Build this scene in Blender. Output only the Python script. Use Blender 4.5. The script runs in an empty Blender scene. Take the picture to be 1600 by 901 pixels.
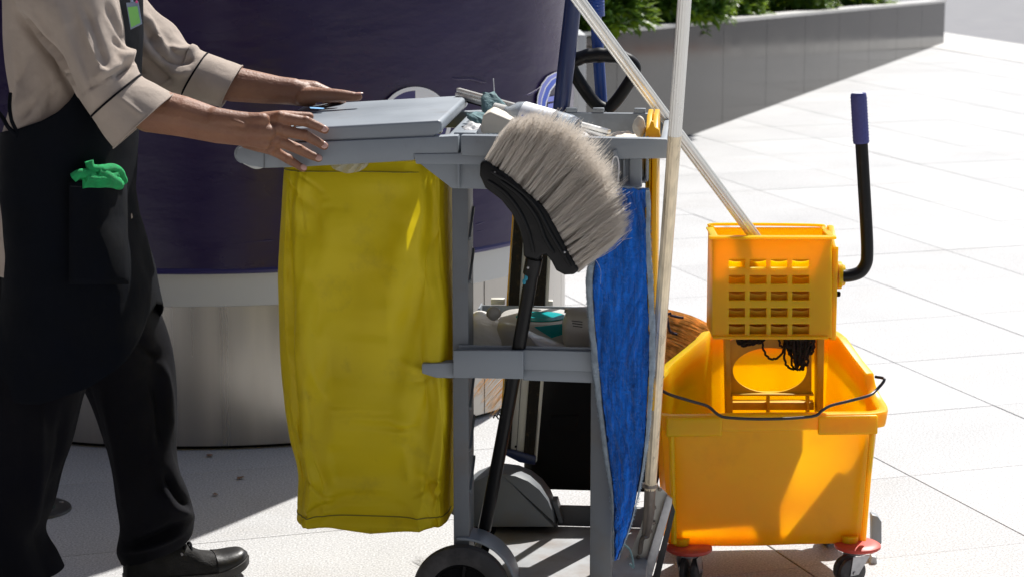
import bpy, bmesh, math, random
from mathutils import Vector, Matrix, noise
R = math.radians
PI = math.pi
random.seed(7)
SC = bpy.context.scene
COL = SC.collection
V = Vector

# ------------------------------------------------------------------ camera
CAM = V((0, 0, 1.53)); FPX = 3500.0; TH = R(10.67)
cd = bpy.data.cameras.new('camera'); cam = bpy.data.objects.new('camera', cd); COL.objects.link(cam)
cam.location = CAM; cam.rotation_euler = (PI / 2 - TH, 0, 0)
cd.sensor_width = 36; cd.lens = 36 * FPX / 1600; cd.clip_end = 2000; cd.clip_start = .05
cd.dof.use_dof = True; cd.dof.focus_distance = 4.62; cd.dof.aperture_fstop = 9.0
SC.camera = cam
# ------------------------------------------------------------------ light
SUN_EL, SUN_AZ = 52.0, 31.0           # azimuth clockwise from +Y
w = bpy.data.worlds.new('World'); SC.world = w; w.use_nodes = True
nt = w.node_tree; bg = nt.nodes['Background']
sky = nt.nodes.new('ShaderNodeTexSky'); sky.sky_type = 'NISHITA'; sky.sun_disc = False
sky.sun_elevation = R(SUN_EL); sky.sun_rotation = R(SUN_AZ); sky.air_density = 1.0; sky.dust_density = 2.0
nt.links.new(sky.outputs[0], bg.inputs[0]); bg.inputs[1].default_value = 0.07
sl = bpy.data.lights.new('sun', 'SUN'); so = bpy.data.objects.new('sun', sl); COL.objects.link(so)
sl.energy = 5.0; sl.angle = R(0.5); sl.color = (1, .97, .925)
sd = V((math.sin(R(SUN_AZ)) * math.cos(R(SUN_EL)), math.cos(R(SUN_AZ)) * math.cos(R(SUN_EL)), math.sin(R(SUN_EL))))
so.rotation_euler = sd.to_track_quat('Z', 'Y').to_euler(); so.location = (3, 3, 6)
SC.view_settings.view_transform = 'Standard'; SC.view_settings.look = 'None'
SC.view_settings.exposure = 0.45; SC.view_settings.gamma = 1.0

# ------------------------------------------------------------------ measuring helpers
def ray(px, py):
    v = (450.5 - py) / FPX
    return V(((px - 800) / FPX, math.cos(TH) + v * math.sin(TH), -math.sin(TH) + v * math.cos(TH)))
def P(px, py, Y):
    d = ray(px, py); return CAM + d * (Y / d.y)
def Pz(px, py, z):
    d = ray(px, py); return CAM + d * ((z - CAM.z) / d.z)
def G(px, py): return Pz(px, py, 0)
class Frame:
    def __init__(s, x, y, deg):
        s.o = V((x, y, 0)); a = R(deg); s.u = V((math.cos(a), math.sin(a), 0)); s.n = V((-math.sin(a), math.cos(a), 0)); s.a = a
    def P(s, px, py, v):
        d = ray(px, py); t = (v - s.n.dot(CAM - s.o)) / s.n.dot(d); return CAM + d * t
    def uz(s, px, py, v):
        q = s.P(px, py, v); return s.u.dot(q - s.o), q.z
    def W(s, u, v, z): return s.o + s.u * u + s.n * v + V((0, 0, z))

# ------------------------------------------------------------------ materials
def lnk(t, a, b): t.links.new(a, b)
def mat(name, col, rough=.5, metal=0., var=.12, vs=6., bump=.08, bs=80., stretch=(1, 1, 1), transl=0., trcol=None,
        dirt=None, dsc=3., dthr=(.5, .7), spec=.5, sss=0., rvar=.15, trans=0., aniso=0., sheen=0., det=6, bd=.004, coat=0.):
    m = bpy.data.materials.new(name); m.use_nodes = True; t = m.node_tree; b = t.nodes['Principled BSDF']
    tc = t.nodes.new('ShaderNodeTexCoord'); mp = t.nodes.new('ShaderNodeMapping'); mp.inputs['Scale'].default_value = stretch
    lnk(t, tc.outputs['Object'], mp.inputs[0])
    n1 = t.nodes.new('ShaderNodeTexNoise'); n1.inputs['Scale'].default_value = vs; n1.inputs['Detail'].default_value = det
    lnk(t, mp.outputs[0], n1.inputs['Vector'])
    mr = t.nodes.new('ShaderNodeMapRange'); mr.inputs[1].default_value = .3; mr.inputs[2].default_value = .7
    mr.inputs[3].default_value = 1 - var; mr.inputs[4].default_value = 1 + var; lnk(t, n1.outputs[0], mr.inputs[0])
    vm = t.nodes.new('ShaderNodeVectorMath'); vm.operation = 'SCALE'; vm.inputs[0].default_value = col[:3]; lnk(t, mr.outputs[0], vm.inputs['Scale'])
    out = vm.outputs[0]
    if dirt:
        n2 = t.nodes.new('ShaderNodeTexNoise'); n2.inputs['Scale'].default_value = dsc; n2.inputs['Detail'].default_value = 9; n2.inputs['Roughness'].default_value = .65
        lnk(t, tc.outputs['Object'], n2.inputs['Vector'])
        r2 = t.nodes.new('ShaderNodeMapRange'); r2.inputs[1].default_value = dthr[0]; r2.inputs[2].default_value = dthr[1]; r2.inputs[4].default_value = dirt[3]
        lnk(t, n2.outputs[0], r2.inputs[0])
        mx = t.nodes.new('ShaderNodeMix'); mx.data_type = 'RGBA'; mx.inputs[7].default_value = (*dirt[:3], 1)
        lnk(t, r2.outputs[0], mx.inputs[0]); lnk(t, out, mx.inputs[6]); out = mx.outputs[2]
    lnk(t, out, b.inputs['Base Color'])
    rr = t.nodes.new('ShaderNodeMapRange'); rr.inputs[1].default_value = .3; rr.inputs[2].default_value = .7
    rr.inputs[3].default_value = max(.03, rough * (1 - rvar)); rr.inputs[4].default_value = min(1, rough * (1 + rvar)); lnk(t, n1.outputs[0], rr.inputs[0])
    lnk(t, rr.outputs[0], b.inputs['Roughness'])
    b.inputs['Metallic'].default_value = metal; b.inputs['Specular IOR Level'].default_value = spec
    b.inputs['Transmission Weight'].default_value = trans; b.inputs['Anisotropic'].default_value = aniso
    b.inputs['Sheen Weight'].default_value = sheen; b.inputs['Coat Weight'].default_value = coat
    if sss:
        b.inputs['Subsurface Weight'].default_value = sss; b.inputs['Subsurface Radius'].default_value = (.01, .004, .002); b.inputs['Subsurface Scale'].default_value = 1
    if bump:
        n3 = t.nodes.new('ShaderNodeTexNoise'); n3.inputs['Scale'].default_value = bs; n3.inputs['Detail'].default_value = 4
        lnk(t, mp.outputs[0], n3.inputs['Vector'])
        bp = t.nodes.new('ShaderNodeBump'); bp.inputs['Strength'].default_value = bump; bp.inputs['Distance'].default_value = bd
        lnk(t, n3.outputs[0], bp.inputs['Height']); lnk(t, bp.outputs[0], b.inputs['Normal'])
    if transl:
        tr = t.nodes.new('ShaderNodeBsdfTranslucent'); ms = t.nodes.new('ShaderNodeMixShader'); ms.inputs[0].default_value = transl
        if trcol: tr.inputs[0].default_value = (*trcol, 1)
        else: lnk(t, out, tr.inputs[0])
        lnk(t, b.outputs[0], ms.inputs[1]); lnk(t, tr.outputs[0], ms.inputs[2]); lnk(t, ms.outputs[0], t.nodes['Material Output'].inputs[0])
    m['_out'] = ''
    return m

def weave(m, scale=900., amt=.3, dist=.0006):
    "adds a fine woven relief and thread mottling to a cloth material"
    t = m.node_tree; b = t.nodes['Principled BSDF']; tc = [n for n in t.nodes if n.type == 'TEX_COORD'][0]
    hs = []
    for d in ('X', 'Z'):
        wv = t.nodes.new('ShaderNodeTexWave'); wv.bands_direction = d; wv.inputs['Scale'].default_value = scale / 6.28; wv.inputs['Distortion'].default_value = 3.; wv.inputs['Detail Scale'].default_value = 20
        lnk(t, tc.outputs['Object'], wv.inputs['Vector']); hs.append(wv)
    a = t.nodes.new('ShaderNodeMath'); a.operation = 'ADD'; lnk(t, hs[0].outputs['Fac'], a.inputs[0]); lnk(t, hs[1].outputs['Fac'], a.inputs[1])
    bp = t.nodes.new('ShaderNodeBump'); bp.inputs['Strength'].default_value = amt; bp.inputs['Distance'].default_value = dist
    lnk(t, a.outputs[0], bp.inputs['Height'])
    old = b.inputs['Normal'].links
    if old: lnk(t, old[0].from_socket, bp.inputs['Normal'])
    lnk(t, bp.outputs[0], b.inputs['Normal'])
    return m

M = {}
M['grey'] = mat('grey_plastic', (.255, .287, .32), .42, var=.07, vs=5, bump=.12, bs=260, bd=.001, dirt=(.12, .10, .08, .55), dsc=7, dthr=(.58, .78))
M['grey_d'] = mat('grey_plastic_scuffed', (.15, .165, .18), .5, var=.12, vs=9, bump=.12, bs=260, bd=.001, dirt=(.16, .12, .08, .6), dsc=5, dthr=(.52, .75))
M['deck'] = mat('grey_deck_plastic', (.36, .37, .38), .5, var=.1, vs=9, bump=.1, bs=200, bd=.001, dirt=(.2, .13, .08, .7), dsc=6, dthr=(.48, .72))
M['bag'] = mat('yellow_vinyl', (.82, .67, .012), .5, var=.06, vs=3.5, bump=.5, bs=9, bd=.01, transl=.30, trcol=(.88, .68, .01), dirt=(.26, .21, .03, .6), dsc=11, dthr=(.55, .82), spec=.35)
M['liner'] = mat('clear_liner', (.84, .82, .74), .35, var=.1, bump=.4, bs=40, transl=.68)
M['film'] = mat('white_film', (.93, .92, .91), .22, var=.04, bump=.8, bs=45, bd=.008, transl=.28)
M['paper'] = mat('cream_cloth', (.66, .61, .52), .75, var=.06, bump=.2, bs=50)
M['blue'] = mat('blue_microfibre', (.006, .165, .74), .95, var=.5, vs=42, stretch=(2.0, 2.0, .16), bump=1.0, bs=240, bd=.006, sheen=.3, spec=.1)
M['bind'] = mat('grey_binding', (.30, .36, .42), .95, var=.2, vs=60, bump=.7, bs=300, bd=.003, spec=.1)
M['black'] = mat('black_plastic', (.0065, .0065, .007), .36, var=.2, bump=.1, bs=150, bd=.001, dirt=(.07, .065, .06, .4), dsc=14, dthr=(.6, .8), spec=.25)
M['blackm'] = mat('black_matte', (.005, .005, .0055), .65, var=.2, bump=.1, bs=150, bd=.001, spec=.12)
M['rubber'] = mat('tyre_rubber', (.045, .043, .042), .75, var=.3, vs=14, bump=.3, bs=90, bd=.002, dirt=(.15, .14, .13, .6), dsc=9, dthr=(.5, .7))
M['velcro'] = mat('black_velcro', (.012, .010, .008), .95, var=.5, vs=120, stretch=(1, 1, .08), bump=1, bs=400, bd=.003, dirt=(.10, .07, .03, .6), dsc=90, dthr=(.55, .7))
M['alu'] = mat('aluminium', (.80, .79, .75), .28, metal=.5, var=.06, vs=20, stretch=(1, 1, .1), bump=.15, bs=60, bd=.001)
M['aluw'] = mat('pale_anodised', (.62, .61, .55), .45, metal=.2, var=.08, bump=.1, bs=80)
M['steelb'] = mat('brown_steel', (.22, .19, .165), .42, metal=.6, var=.2, vs=14, bump=.3, bs=60, dirt=(.10, .05, .03, .7), dsc=9, dthr=(.5, .75))
M['wood'] = mat('varnished_wood', (.62, .30, .04), .35, var=.3, vs=9, stretch=(6, 6, .3), bump=.2, bs=60)
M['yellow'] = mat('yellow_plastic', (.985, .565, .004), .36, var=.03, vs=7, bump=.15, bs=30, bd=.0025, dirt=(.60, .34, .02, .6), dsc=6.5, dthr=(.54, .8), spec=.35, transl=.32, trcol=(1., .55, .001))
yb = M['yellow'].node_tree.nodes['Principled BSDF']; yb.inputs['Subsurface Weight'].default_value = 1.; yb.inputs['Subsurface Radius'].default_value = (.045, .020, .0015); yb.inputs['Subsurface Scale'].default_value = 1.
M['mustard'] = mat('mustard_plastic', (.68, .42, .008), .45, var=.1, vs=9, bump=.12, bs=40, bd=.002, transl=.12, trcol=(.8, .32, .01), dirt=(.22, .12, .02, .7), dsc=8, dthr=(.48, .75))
M['signy'] = mat('yellow_sign_plastic', (.85, .50, .004), .35, var=.06, bump=.06, bs=60, transl=.25, trcol=(.95, .52, .005))
M['red'] = mat('red_bumper', (.60, .065, .04), .42, var=.12, bump=.15, bs=90, bd=.001, dirt=(.25, .09, .06, .5), dsc=30)
M['wheel'] = mat('caster_rubber', (.055, .052, .052), .5, var=.25, vs=30, bump=.2, bs=120, bd=.001, dirt=(.2, .19, .18, .5), dsc=40)
M['zinc'] = mat('zinc_steel', (.45, .45, .46), .4, metal=.8, var=.2, vs=40, bump=.2, bs=100)
M['wire'] = mat('dark_wire', (.06, .055, .06), .35, metal=.7, var=.2, vs=60, bump=.1)
M['navyp'] = mat('navy_pole', (.010, .024, .10), .30, var=.1, vs=20, stretch=(1, 1, .2), bump=.1, bs=60, bd=.001)
M['bluep'] = mat('blue_pole', (.012, .06, .30), .32, var=.1, vs=20, bump=.1, bs=60, bd=.001)
M['grip'] = mat('blue_rubber_grip', (.06, .065, .24), .55, var=.08, bump=.2, bs=200, bd=.001)
M['skin'] = mat('skin', (.255, .122, .070), .54, var=.14, vs=16, bump=.35, bs=200, bd=.003, sss=.10, dirt=(.20, .075, .05, .5), dsc=22, dthr=(.45, .75), spec=.4)
M['nail'] = mat('nail', (.60, .36, .30), .3, var=.06, bump=.05, bs=100)
M['shirt'] = weave(mat('beige_shirt_cloth', (.46, .385, .325), .85, var=.07, vs=14, bump=.6, bs=11, bd=.02, transl=.05, sheen=.15, spec=.2), 1500, .5)
M['apron'] = weave(mat('dark_apron_cloth', (.0040, .0052, .0085), .85, var=.25, vs=12, bump=.5, bs=7, bd=.02, spec=.10), 1300, .4)
M['trouser'] = weave(mat('black_trouser_cloth', (.0048, .0048, .0075), .85, var=.25, vs=12, bump=.5, bs=8, bd=.02, spec=.12), 1300, .4)
M['stitch'] = mat('grey_stitching', (.04, .04, .045), .9, bump=0)
M['shoe'] = mat('black_shoe_leather', (.008, .0075, .0075), .42, var=.3, vs=20, bump=.4, bs=160, bd=.001)
M['suede'] = mat('black_shoe_suede', (.007, .0065, .006), .9, var=.3, vs=40, bump=.4, bs=300)
M['green'] = weave(mat('green_glove_knit', (.03, .78, .24), .9, var=.16, vs=60, bump=.8, bs=160, bd=.004), 1500, 1., .0015)
M['hair'] = mat('dark_hair', (.02, .015, .012), .6, var=.3, vs=60, bump=.8, bs=150)
M['badge'] = mat('green_badge', (.22, .62, .16), .3, var=.04, bump=.02)
M['badgeb'] = mat('blue_badge_sleeve', (.22, .30, .42), .25, var=.04, bump=.02)
M['wrap'] = mat('navy_vinyl_wrap', (.021, .0115, .060), .30, var=.10, vs=2.2, bump=.30, bs=5.5, bd=.014, stretch=(1, 1, 2.2), spec=.38, rvar=.3)
M['wrapb'] = mat('blue_print', (.02, .014, .10), .4, var=.05)
M['band'] = mat('white_band', (.53, .545, .54), .5, var=.04, vs=3, bump=.03)
M['steel'] = mat('brushed_steel', (.42, .40, .37), .30, metal=.85, var=.14, vs=5, stretch=(2.5, 2.5, .03), bump=.03, bs=70, bd=.002, aniso=.5, rvar=.25)
M['prw'] = mat('print_white', (.78, .80, .84), .4, var=.02, bump=0)
M['prb'] = mat('print_royal', (.03, .10, .62), .4, var=.02, bump=0)
M['prp'] = mat('print_periwinkle', (.20, .24, .72), .4, var=.02, bump=0)
M['prn'] = mat('print_navy', (.05, .045, .17), .4, var=.02, bump=0)
M['granite'] = mat('polished_granite', (.017, .0157, .0145), .12, var=.12, vs=3, bump=.04, bs=3, bd=.01, dirt=(.045, .038, .034, .4), dsc=2.5, spec=.5, rvar=.3)
M['granite'].node_tree.nodes['Principled BSDF'].inputs['IOR'].default_value = 1.24
M['coping'] = mat('pale_coping', (.50, .49, .47), .5, var=.08, bump=.05)
M['soil'] = mat('soil', (.05, .035, .025), .95, var=.4, vs=20, bump=1, bs=40)
M['leaf'] = mat('leaf_green', (.052, .125, .020), .38, var=.45, vs=2.6, bump=.1, bs=60, transl=.30, trcol=(.28, .42, .02))
M['stem'] = mat('brown_stem', (.10, .07, .04), .9)
M['slab'] = mat('granite_slab', (.475, .475, .475), .62, var=.05, vs=2.2, bump=.35, bs=260, bd=.0015, dirt=(.41, .39, .365, .5), dsc=2.6, dthr=(.55, .75), spec=.3)
M['joint'] = mat('joint_grout', (.17, .168, .165), .9, var=.2, bump=.2)
M['asphalt'] = mat('asphalt', (.20, .20, .21), .85, var=.12, vs=4, bump=.4, bs=300)
M['kerb'] = mat('kerb_stone', (.55, .54, .52), .8, var=.08)
M['straw'] = mat('broom_straw', (.85, .58, .27), .6, var=.45, vs=70, stretch=(1, 1, 1), bump=.1, transl=.3)
M['cord'] = mat('dark_blue_cord', (.015, .015, .05), .8, bump=.2)
M['bris'] = mat('pale_bristle', (.97, .925, .865), .34, var=.12, vs=26, bump=0, transl=.62, trcol=(.96, .925, .88))
M['brisroot'] = M['blackm']
M['jug'] = mat('milky_plastic', (.72, .71, .68), .3, var=.04, bump=.1, bs=20, bd=.004, transl=.25)
M['turq'] = mat('turquoise_liquid', (.01, .48, .50), .25, var=.04, bump=0, transl=.2, trcol=(.01, .6, .62))
M['clear'] = mat('cloudy_bottle', (.62, .68, .74), .12, var=.05, bump=.4, bs=30, bd=.005, trans=.55)
M['teal'] = mat('grey_teal_cloth', (.13, .22, .235), .9, var=.15, vs=20, bump=.8, bs=130, bd=.004)
M['mopb'] = mat('black_mop_cotton', (.008, .007, .010), .9, var=.4, vs=90, bump=.9, bs=350, bd=.003)
M['puddle'] = mat('puddle_water', (.35, .34, .33), .05, var=.02, bump=.3, bs=25, bd=.002, spec=.8)
M['glass'] = mat('dark_lamp_glass', (.02, .07, .065), .12, var=.2, bump=.05, spec=.7)
M['fac'] = mat('blocker_facade', (.10, .075, .065), .7, var=.1, vs=1)
M['facb'] = mat('far_plinth', (.32, .17, .10), .7, var=.1, vs=1)
M['blockg'] = mat('blocker_glazing', (.02, .02, .024), .08, var=.05, bump=0, spec=.5)
M['fluid'] = mat('print_ink_blue', (.05, .12, .55), .5, bump=0)

# ------------------------------------------------------------------ mesh helpers
def newbm(): return bmesh.new()
def rootloc(o):
    while o.parent: o = o.parent
    return V(o.location)
def obj(name, bm, m, parent=None, bevel=0., seg=2, smooth=True, ang=38, mats=None, weld=0, **kw):
    if weld: bmesh.ops.remove_doubles(bm, verts=bm.verts[:], dist=weld)
    if bevel:
        bmesh.ops.recalc_face_normals(bm, faces=bm.faces[:])
        es = [e for e in bm.edges if len(e.link_faces) == 2 and e.calc_face_angle(0) > R(35)]
        if es: bmesh.ops.bevel(bm, geom=es, offset=bevel, segments=seg, profile=.6, affect='EDGES', clamp_overlap=True)
    bmesh.ops.recalc_face_normals(bm, faces=bm.faces[:])
    if parent:
        bmesh.ops.translate(bm, verts=bm.verts[:], vec=-rootloc(parent)); loc = V((0, 0, 0))
    else:
        xs = [v.co for v in bm.verts]; loc = V(((min(c.x for c in xs) + max(c.x for c in xs)) / 2, (min(c.y for c in xs) + max(c.y for c in xs)) / 2, min(c.z for c in xs)))
        bmesh.ops.translate(bm, verts=bm.verts[:], vec=-loc)
    me = bpy.data.meshes.new(name); bm.to_mesh(me); bm.free()
    for mm in (mats or [m]): me.materials.append(mm)
    if smooth:
        me.polygons.foreach_set('use_smooth', [True] * len(me.polygons))
        me.set_sharp_from_angle(angle=R(ang))
    o = bpy.data.objects.new(name, me); COL.objects.link(o); o.location = loc
    if parent: o.parent = parent
    for k, v in kw.items(): o[k] = v
    return o
def thing(name, label, cat, loc, group=None):
    o = bpy.data.objects.new(name, None); COL.objects.link(o); o.location = loc; o.empty_display_size = .05
    o['label'] = label; o['category'] = cat
    if group: o['group'] = group
    return o
def tag(o, label, cat, group=None):
    o['label'] = label; o['category'] = cat
    if group: o['group'] = group
    return o
def faces_from(bm, rings, closed=True, cap=(True, True), mi=0):
    vs = [[bm.verts.new(p) for p in r] for r in rings]; n = len(rings[0])
    for a, b in zip(vs, vs[1:]):
        for i in range(n if closed else n - 1):
            j = (i + 1) % n
            f = bm.faces.new((a[i], a[j], b[j], b[i])); f.material_index = mi
    if closed:
        if cap[0]: bm.faces.new(vs[0][::-1]).material_index = mi
        if cap[1]: bm.faces.new(vs[-1]).material_index = mi
    return vs
def prism(bm, pts, d):
    a = [bm.verts.new(p) for p in pts]; b = [bm.verts.new(p + d) for p in pts]; n = len(pts)
    bm.faces.new(a[::-1]); bm.faces.new(b)
    for i in range(n): j = (i + 1) % n; bm.faces.new((a[i], a[j], b[j], b[i]))
def fbox(bm, Fr, u0, u1, v0, v1, z0, z1):
    prism(bm, [Fr.W(u0, v0, z0), Fr.W(u1, v0, z0), Fr.W(u1, v0, z1), Fr.W(u0, v0, z1)], Fr.n * (v1 - v0))
def fprism(bm, Fr, pix, v0, v1):
    "outline given where it stands on the plane v=v0 of the frame, carried back to v1"
    prism(bm, [Fr.P(x, y, v0) for x, y in pix], Fr.n * (v1 - v0))
def sm(pts, k=6):
    "Catmull-Rom through the points"
    pts = [V(p) for p in pts]; out = []
    for i in range(len(pts) - 1):
        p0 = pts[i - 1] if i else pts[0] * 2 - pts[1]; p1, p2 = pts[i], pts[i + 1]
        p3 = pts[i + 2] if i + 2 < len(pts) else p2 * 2 - p1
        for j in range(k):
            t = j / k
            out.append(.5 * ((2 * p1) + (p2 - p0) * t + (2 * p0 - 5 * p1 + 4 * p2 - p3) * t * t + (3 * p1 - p0 - 3 * p2 + p3) * t ** 3))
    out.append(pts[-1]); return out
def tube(bm, pts, r, n=12, cap=True, mi=0, flute=0., rx=1.):
    pts = [V(p) for p in pts]; N = len(pts)
    rr = r if isinstance(r, (list, tuple)) else [r] * N
    if len(rr) != N: rr = [rr[0] + (rr[-1] - rr[0]) * i / (N - 1) for i in range(N)]
    tg = [(pts[min(i + 1, N - 1)] - pts[max(i - 1, 0)]).normalized() for i in range(N)]
    a = tg[0].orthogonal().normalized()
    if abs(tg[0].dot(V((0, 1, 0)))) < .9: a = (V((0, 1, 0)) - tg[0] * tg[0].y).normalized()
    rings = []
    for i in range(N):
        a = (a - tg[i] * a.dot(tg[i])).normalized(); b = tg[i].cross(a)
        rings.append([pts[i] + (a * math.cos(2 * PI * k / n) + b * math.sin(2 * PI * k / n) * rx) * rr[i] * (1 - flute * (k % 2)) for k in range(n)])
    faces_from(bm, rings, True, (cap, cap), mi)
def lathe(bm, c, axis, prof, n=24, mi=0, caps=(True, True)):
    "profile of (distance along axis, radius)"
    axis = V(axis).normalized(); a = axis.orthogonal().normalized(); b = axis.cross(a)
    rings = [[c + axis * h + (a * math.cos(2 * PI * k / n) + b * math.sin(2 * PI * k / n)) * r for k in range(n)] for h, r in prof]
    faces_from(bm, rings, True, caps, mi)
def ellips(bm, c, a, b, cc, nu=14, nv=8):
    "ellipsoid with half axes given as vectors"
    a, b, cc = V(a), V(b), V(cc); rings = []
    for i in range(1, nv):
        f = PI * i / nv
        rings.append([V(c) + cc * math.cos(f) + (a * math.cos(2 * PI * k / nu) + b * math.sin(2 * PI * k / nu)) * math.sin(f) for k in range(nu)])
    faces_from(bm, rings)
def nz(p, s=1., seed=0.): return noise.noise(V(p) * s + V((seed, seed * 1.7, -seed)))
def sec_interp(secs, k):
    "secs: (p1, p2, Y, ry); pixel edge points of a cross section, smoothed to k steps each"
    rows = [V((a[0][0], a[0][1], 0)) for a in secs]; rows2 = [V((a[1][0], a[1][1], 0)) for a in secs]; q = [V((a[2], a[3], 0)) for a in secs]
    A, Bq, Q = sm(rows, k), sm(rows2, k), sm(q, k)
    return [((a.x, a.y), (b.x, b.y), c.x, c.y) for a, b, c in zip(A, Bq, Q)]
def sec_ring(s, n=40, ex=2., t0=0.):
    p1, p2, Y, ry = s
    e1, e2 = P(*p1, Y), P(*p2, Y); c = (e1 + e2) / 2; a = (e1 - e2) / 2; b = V((0, ry, 0)); out = []
    for k in range(n):
        t = 2 * PI * k / n + t0; ca, sa = math.cos(t), math.sin(t)
        out.append(c + a * math.copysign(abs(ca) ** (2 / ex), ca) + b * math.copysign(abs(sa) ** (2 / ex), sa))
    return out
def displace(bm, fn):
    bm.normal_update(); d = [(v, fn(v.co, v.normal)) for v in bm.verts]
    for v, q in d: v.co += v.normal * q

def topix(p):
    q = p - CAM; ct, st = math.cos(TH), math.sin(TH); dep = q.y * ct - q.z * st
    return 800 + FPX * q.x / dep, 450.5 - FPX * (q.y * st + q.z * ct) / dep
def creases(bm, lines, gain=1.):
    "press folds into the cloth where they run on its near side: (polyline as measured, half width, height)"
    bmesh.ops.recalc_face_normals(bm, faces=bm.faces[:]); bm.normal_update(); L = []
    for pts, w_, amp in lines:
        q = sm([(x, y, 0) for x, y in pts], 5); xs_ = [a.x for a in q]; ys_ = [a.y for a in q]; L.append((q, w_, amp, min(xs_) - 3 * w_, max(xs_) + 3 * w_, min(ys_) - 3 * w_, max(ys_) + 3 * w_))
    mv = []
    for v in bm.verts:
        if v.normal.dot(CAM - v.co) < .05 * 4: continue
        x, y = topix(v.co); d_ = 0.
        for q, w_, amp, x0, x1, y0, y1 in L:
            if not (x0 < x < x1 and y0 < y < y1): continue
            best = 1e9; bt = 0
            for i in range(len(q) - 1):
                ax, ay, bx_, by = q[i].x, q[i].y, q[i + 1].x, q[i + 1].y; dx, dy = bx_ - ax, by - ay; t_ = max(0, min(1, ((x - ax) * dx + (y - ay) * dy) / (dx * dx + dy * dy + 1e-9)))
                e = (x - ax - dx * t_) ** 2 + (y - ay - dy * t_) ** 2
                if e < best: best = e; bt = (i + t_) / (len(q) - 1)
            d_ += amp * math.exp(-best / (w_ * w_)) * (min(1, 4 * bt + .15) * min(1, 4 * (1 - bt) + .15))
        if d_: mv.append((v, v.normal * d_))
    for v, d in mv: v.co += d * gain

# ================================================================== SETTING
# paving: square slabs 0.6 m, grid turned 18.6 degrees
ga = R(18.58); ea = V((math.cos(ga), math.sin(ga), 0)); eb = V((-math.sin(ga), math.cos(ga), 0))
bm = newbm()
S_ = 160
gv = [V((-S_, -40, 0)), V((S_, -40, 0)), V((S_, 260, 0)), V((-S_, 260, 0))]
bm.faces.new([bm.verts.new(p + V((0, 0, -.012))) for p in gv])
ground = obj('ground', bm, M['joint'], kind='structure', smooth=False)
road_line = [G(1476, 52), G(1500, 57), G(1561, 66), G(1600, 71)]
far_dir = (G(1600, 71) - G(1476, 52)).normalized()
def beyond_road(p):
    a = G(1476, 52); d = p - a; return (far_dir.x * d.y - far_dir.y * d.x)
slabs = []; rest = []; long_ = []
g0 = G(320, 815); ia = round((2.729 - ea.dot(g0)) / .5977); jb = math.floor((eb.dot(g0) - 4.326) / .601)
for i in range(-60, 60):
    for j in range(-40, 70):
        a0 = 2.729 - .5977 * i; b0 = 4.326 + .601 * j
        c = ea * (a0 - .299) + eb * (b0 + .3)
        if c.y < -6 or c.y > 24 or abs(c.x) > 15: continue
        if beyond_road(c) > -.45 : continue
        if abs(j - jb) <= 1 and i in (ia, ia - 1):
            if i == ia: long_.append(c + ea * .29885)
            continue
        dx = abs(c.x) - (c.y * .2286 * 1.0)
        vis = 3.9 < c.y < 21 and dx < .55
        (slabs if vis else rest).append((c.y, c))
slabs.sort(key=lambda s: s[0])
for s in slabs[290:]: rest.append(s)
slabs = slabs[:290]
def slab_bm(bm, c, g=.0015, ex=0.):
    hx, hy = .29885 - g + ex, .3005 - g * .45
    ps = [c + ea * x + eb * y for x, y in ((-hx, -hy), (hx, -hy), (hx, hy), (-hx, hy))]
    lo = [bm.verts.new(p + V((0, 0, -.012))) for p in ps]
    mi = [bm.verts.new(p + V((0, 0, -.0016))) for p in ps]
    k = .9965
    tp = [bm.verts.new(c + (p - c) * k) for p in ps]
    bm.faces.new(tp)
    for a, b in ((lo, mi), (mi, tp)):
        for q in range(4): bm.faces.new((a[q], a[(q + 1) % 4], b[(q + 1) % 4], b[q]))
b0 = newbm(); slab_bm(b0, V((0, 0, 0)))
bmesh.ops.recalc_face_normals(b0, faces=b0.faces[:])
me_slab = bpy.data.meshes.new('paving_slab'); b0.to_mesh(me_slab); b0.free(); me_slab.materials.append(M['slab'])
# world-continuous mottling for the shared slab mesh comes from object-info randomness plus position
t = M['slab'].node_tree
geo = t.nodes.new('ShaderNodeNewGeometry')
for n in [n for n in t.nodes if n.type == 'MAPPING']: lnk(t, geo.outputs['Position'], n.inputs[0])
for n in [n for n in t.nodes if n.type == 'TEX_NOISE' and n.inputs['Vector'].links and n.inputs['Vector'].links[0].from_node.type == 'TEX_COORD']: lnk(t, geo.outputs['Position'], n.inputs['Vector'])
oi = t.nodes.new('ShaderNodeObjectInfo'); mrr = t.nodes.new('ShaderNodeMapRange'); mrr.inputs[3].default_value = .95; mrr.inputs[4].default_value = 1.04
lnk(t, oi.outputs['Random'], mrr.inputs[0])
bs_ = t.nodes['Principled BSDF']; src = bs_.inputs['Base Color'].links[0].from_socket
sp = t.nodes.new('ShaderNodeTexNoise'); sp.inputs['Scale'].default_value = 210; sp.inputs['Detail'].default_value = 2; lnk(t, geo.outputs['Position'], sp.inputs['Vector'])
spr = t.nodes.new('ShaderNodeMapRange'); spr.inputs[1].default_value = .35; spr.inputs[2].default_value = .65; spr.inputs[3].default_value = .68; spr.inputs[4].default_value = 1.22; lnk(t, sp.outputs[0], spr.inputs[0])
mm_ = t.nodes.new('ShaderNodeMath'); mm_.operation = 'MULTIPLY'; lnk(t, mrr.outputs[0], mm_.inputs[0]); lnk(t, spr.outputs[0], mm_.inputs[1])
vs_ = t.nodes.new('ShaderNodeVectorMath'); vs_.operation = 'SCALE'; lnk(t, src, vs_.inputs[0]); lnk(t, mm_.outputs[0], vs_.inputs['Scale']); lnk(t, vs_.outputs[0], bs_.inputs['Base Color'])
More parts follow.
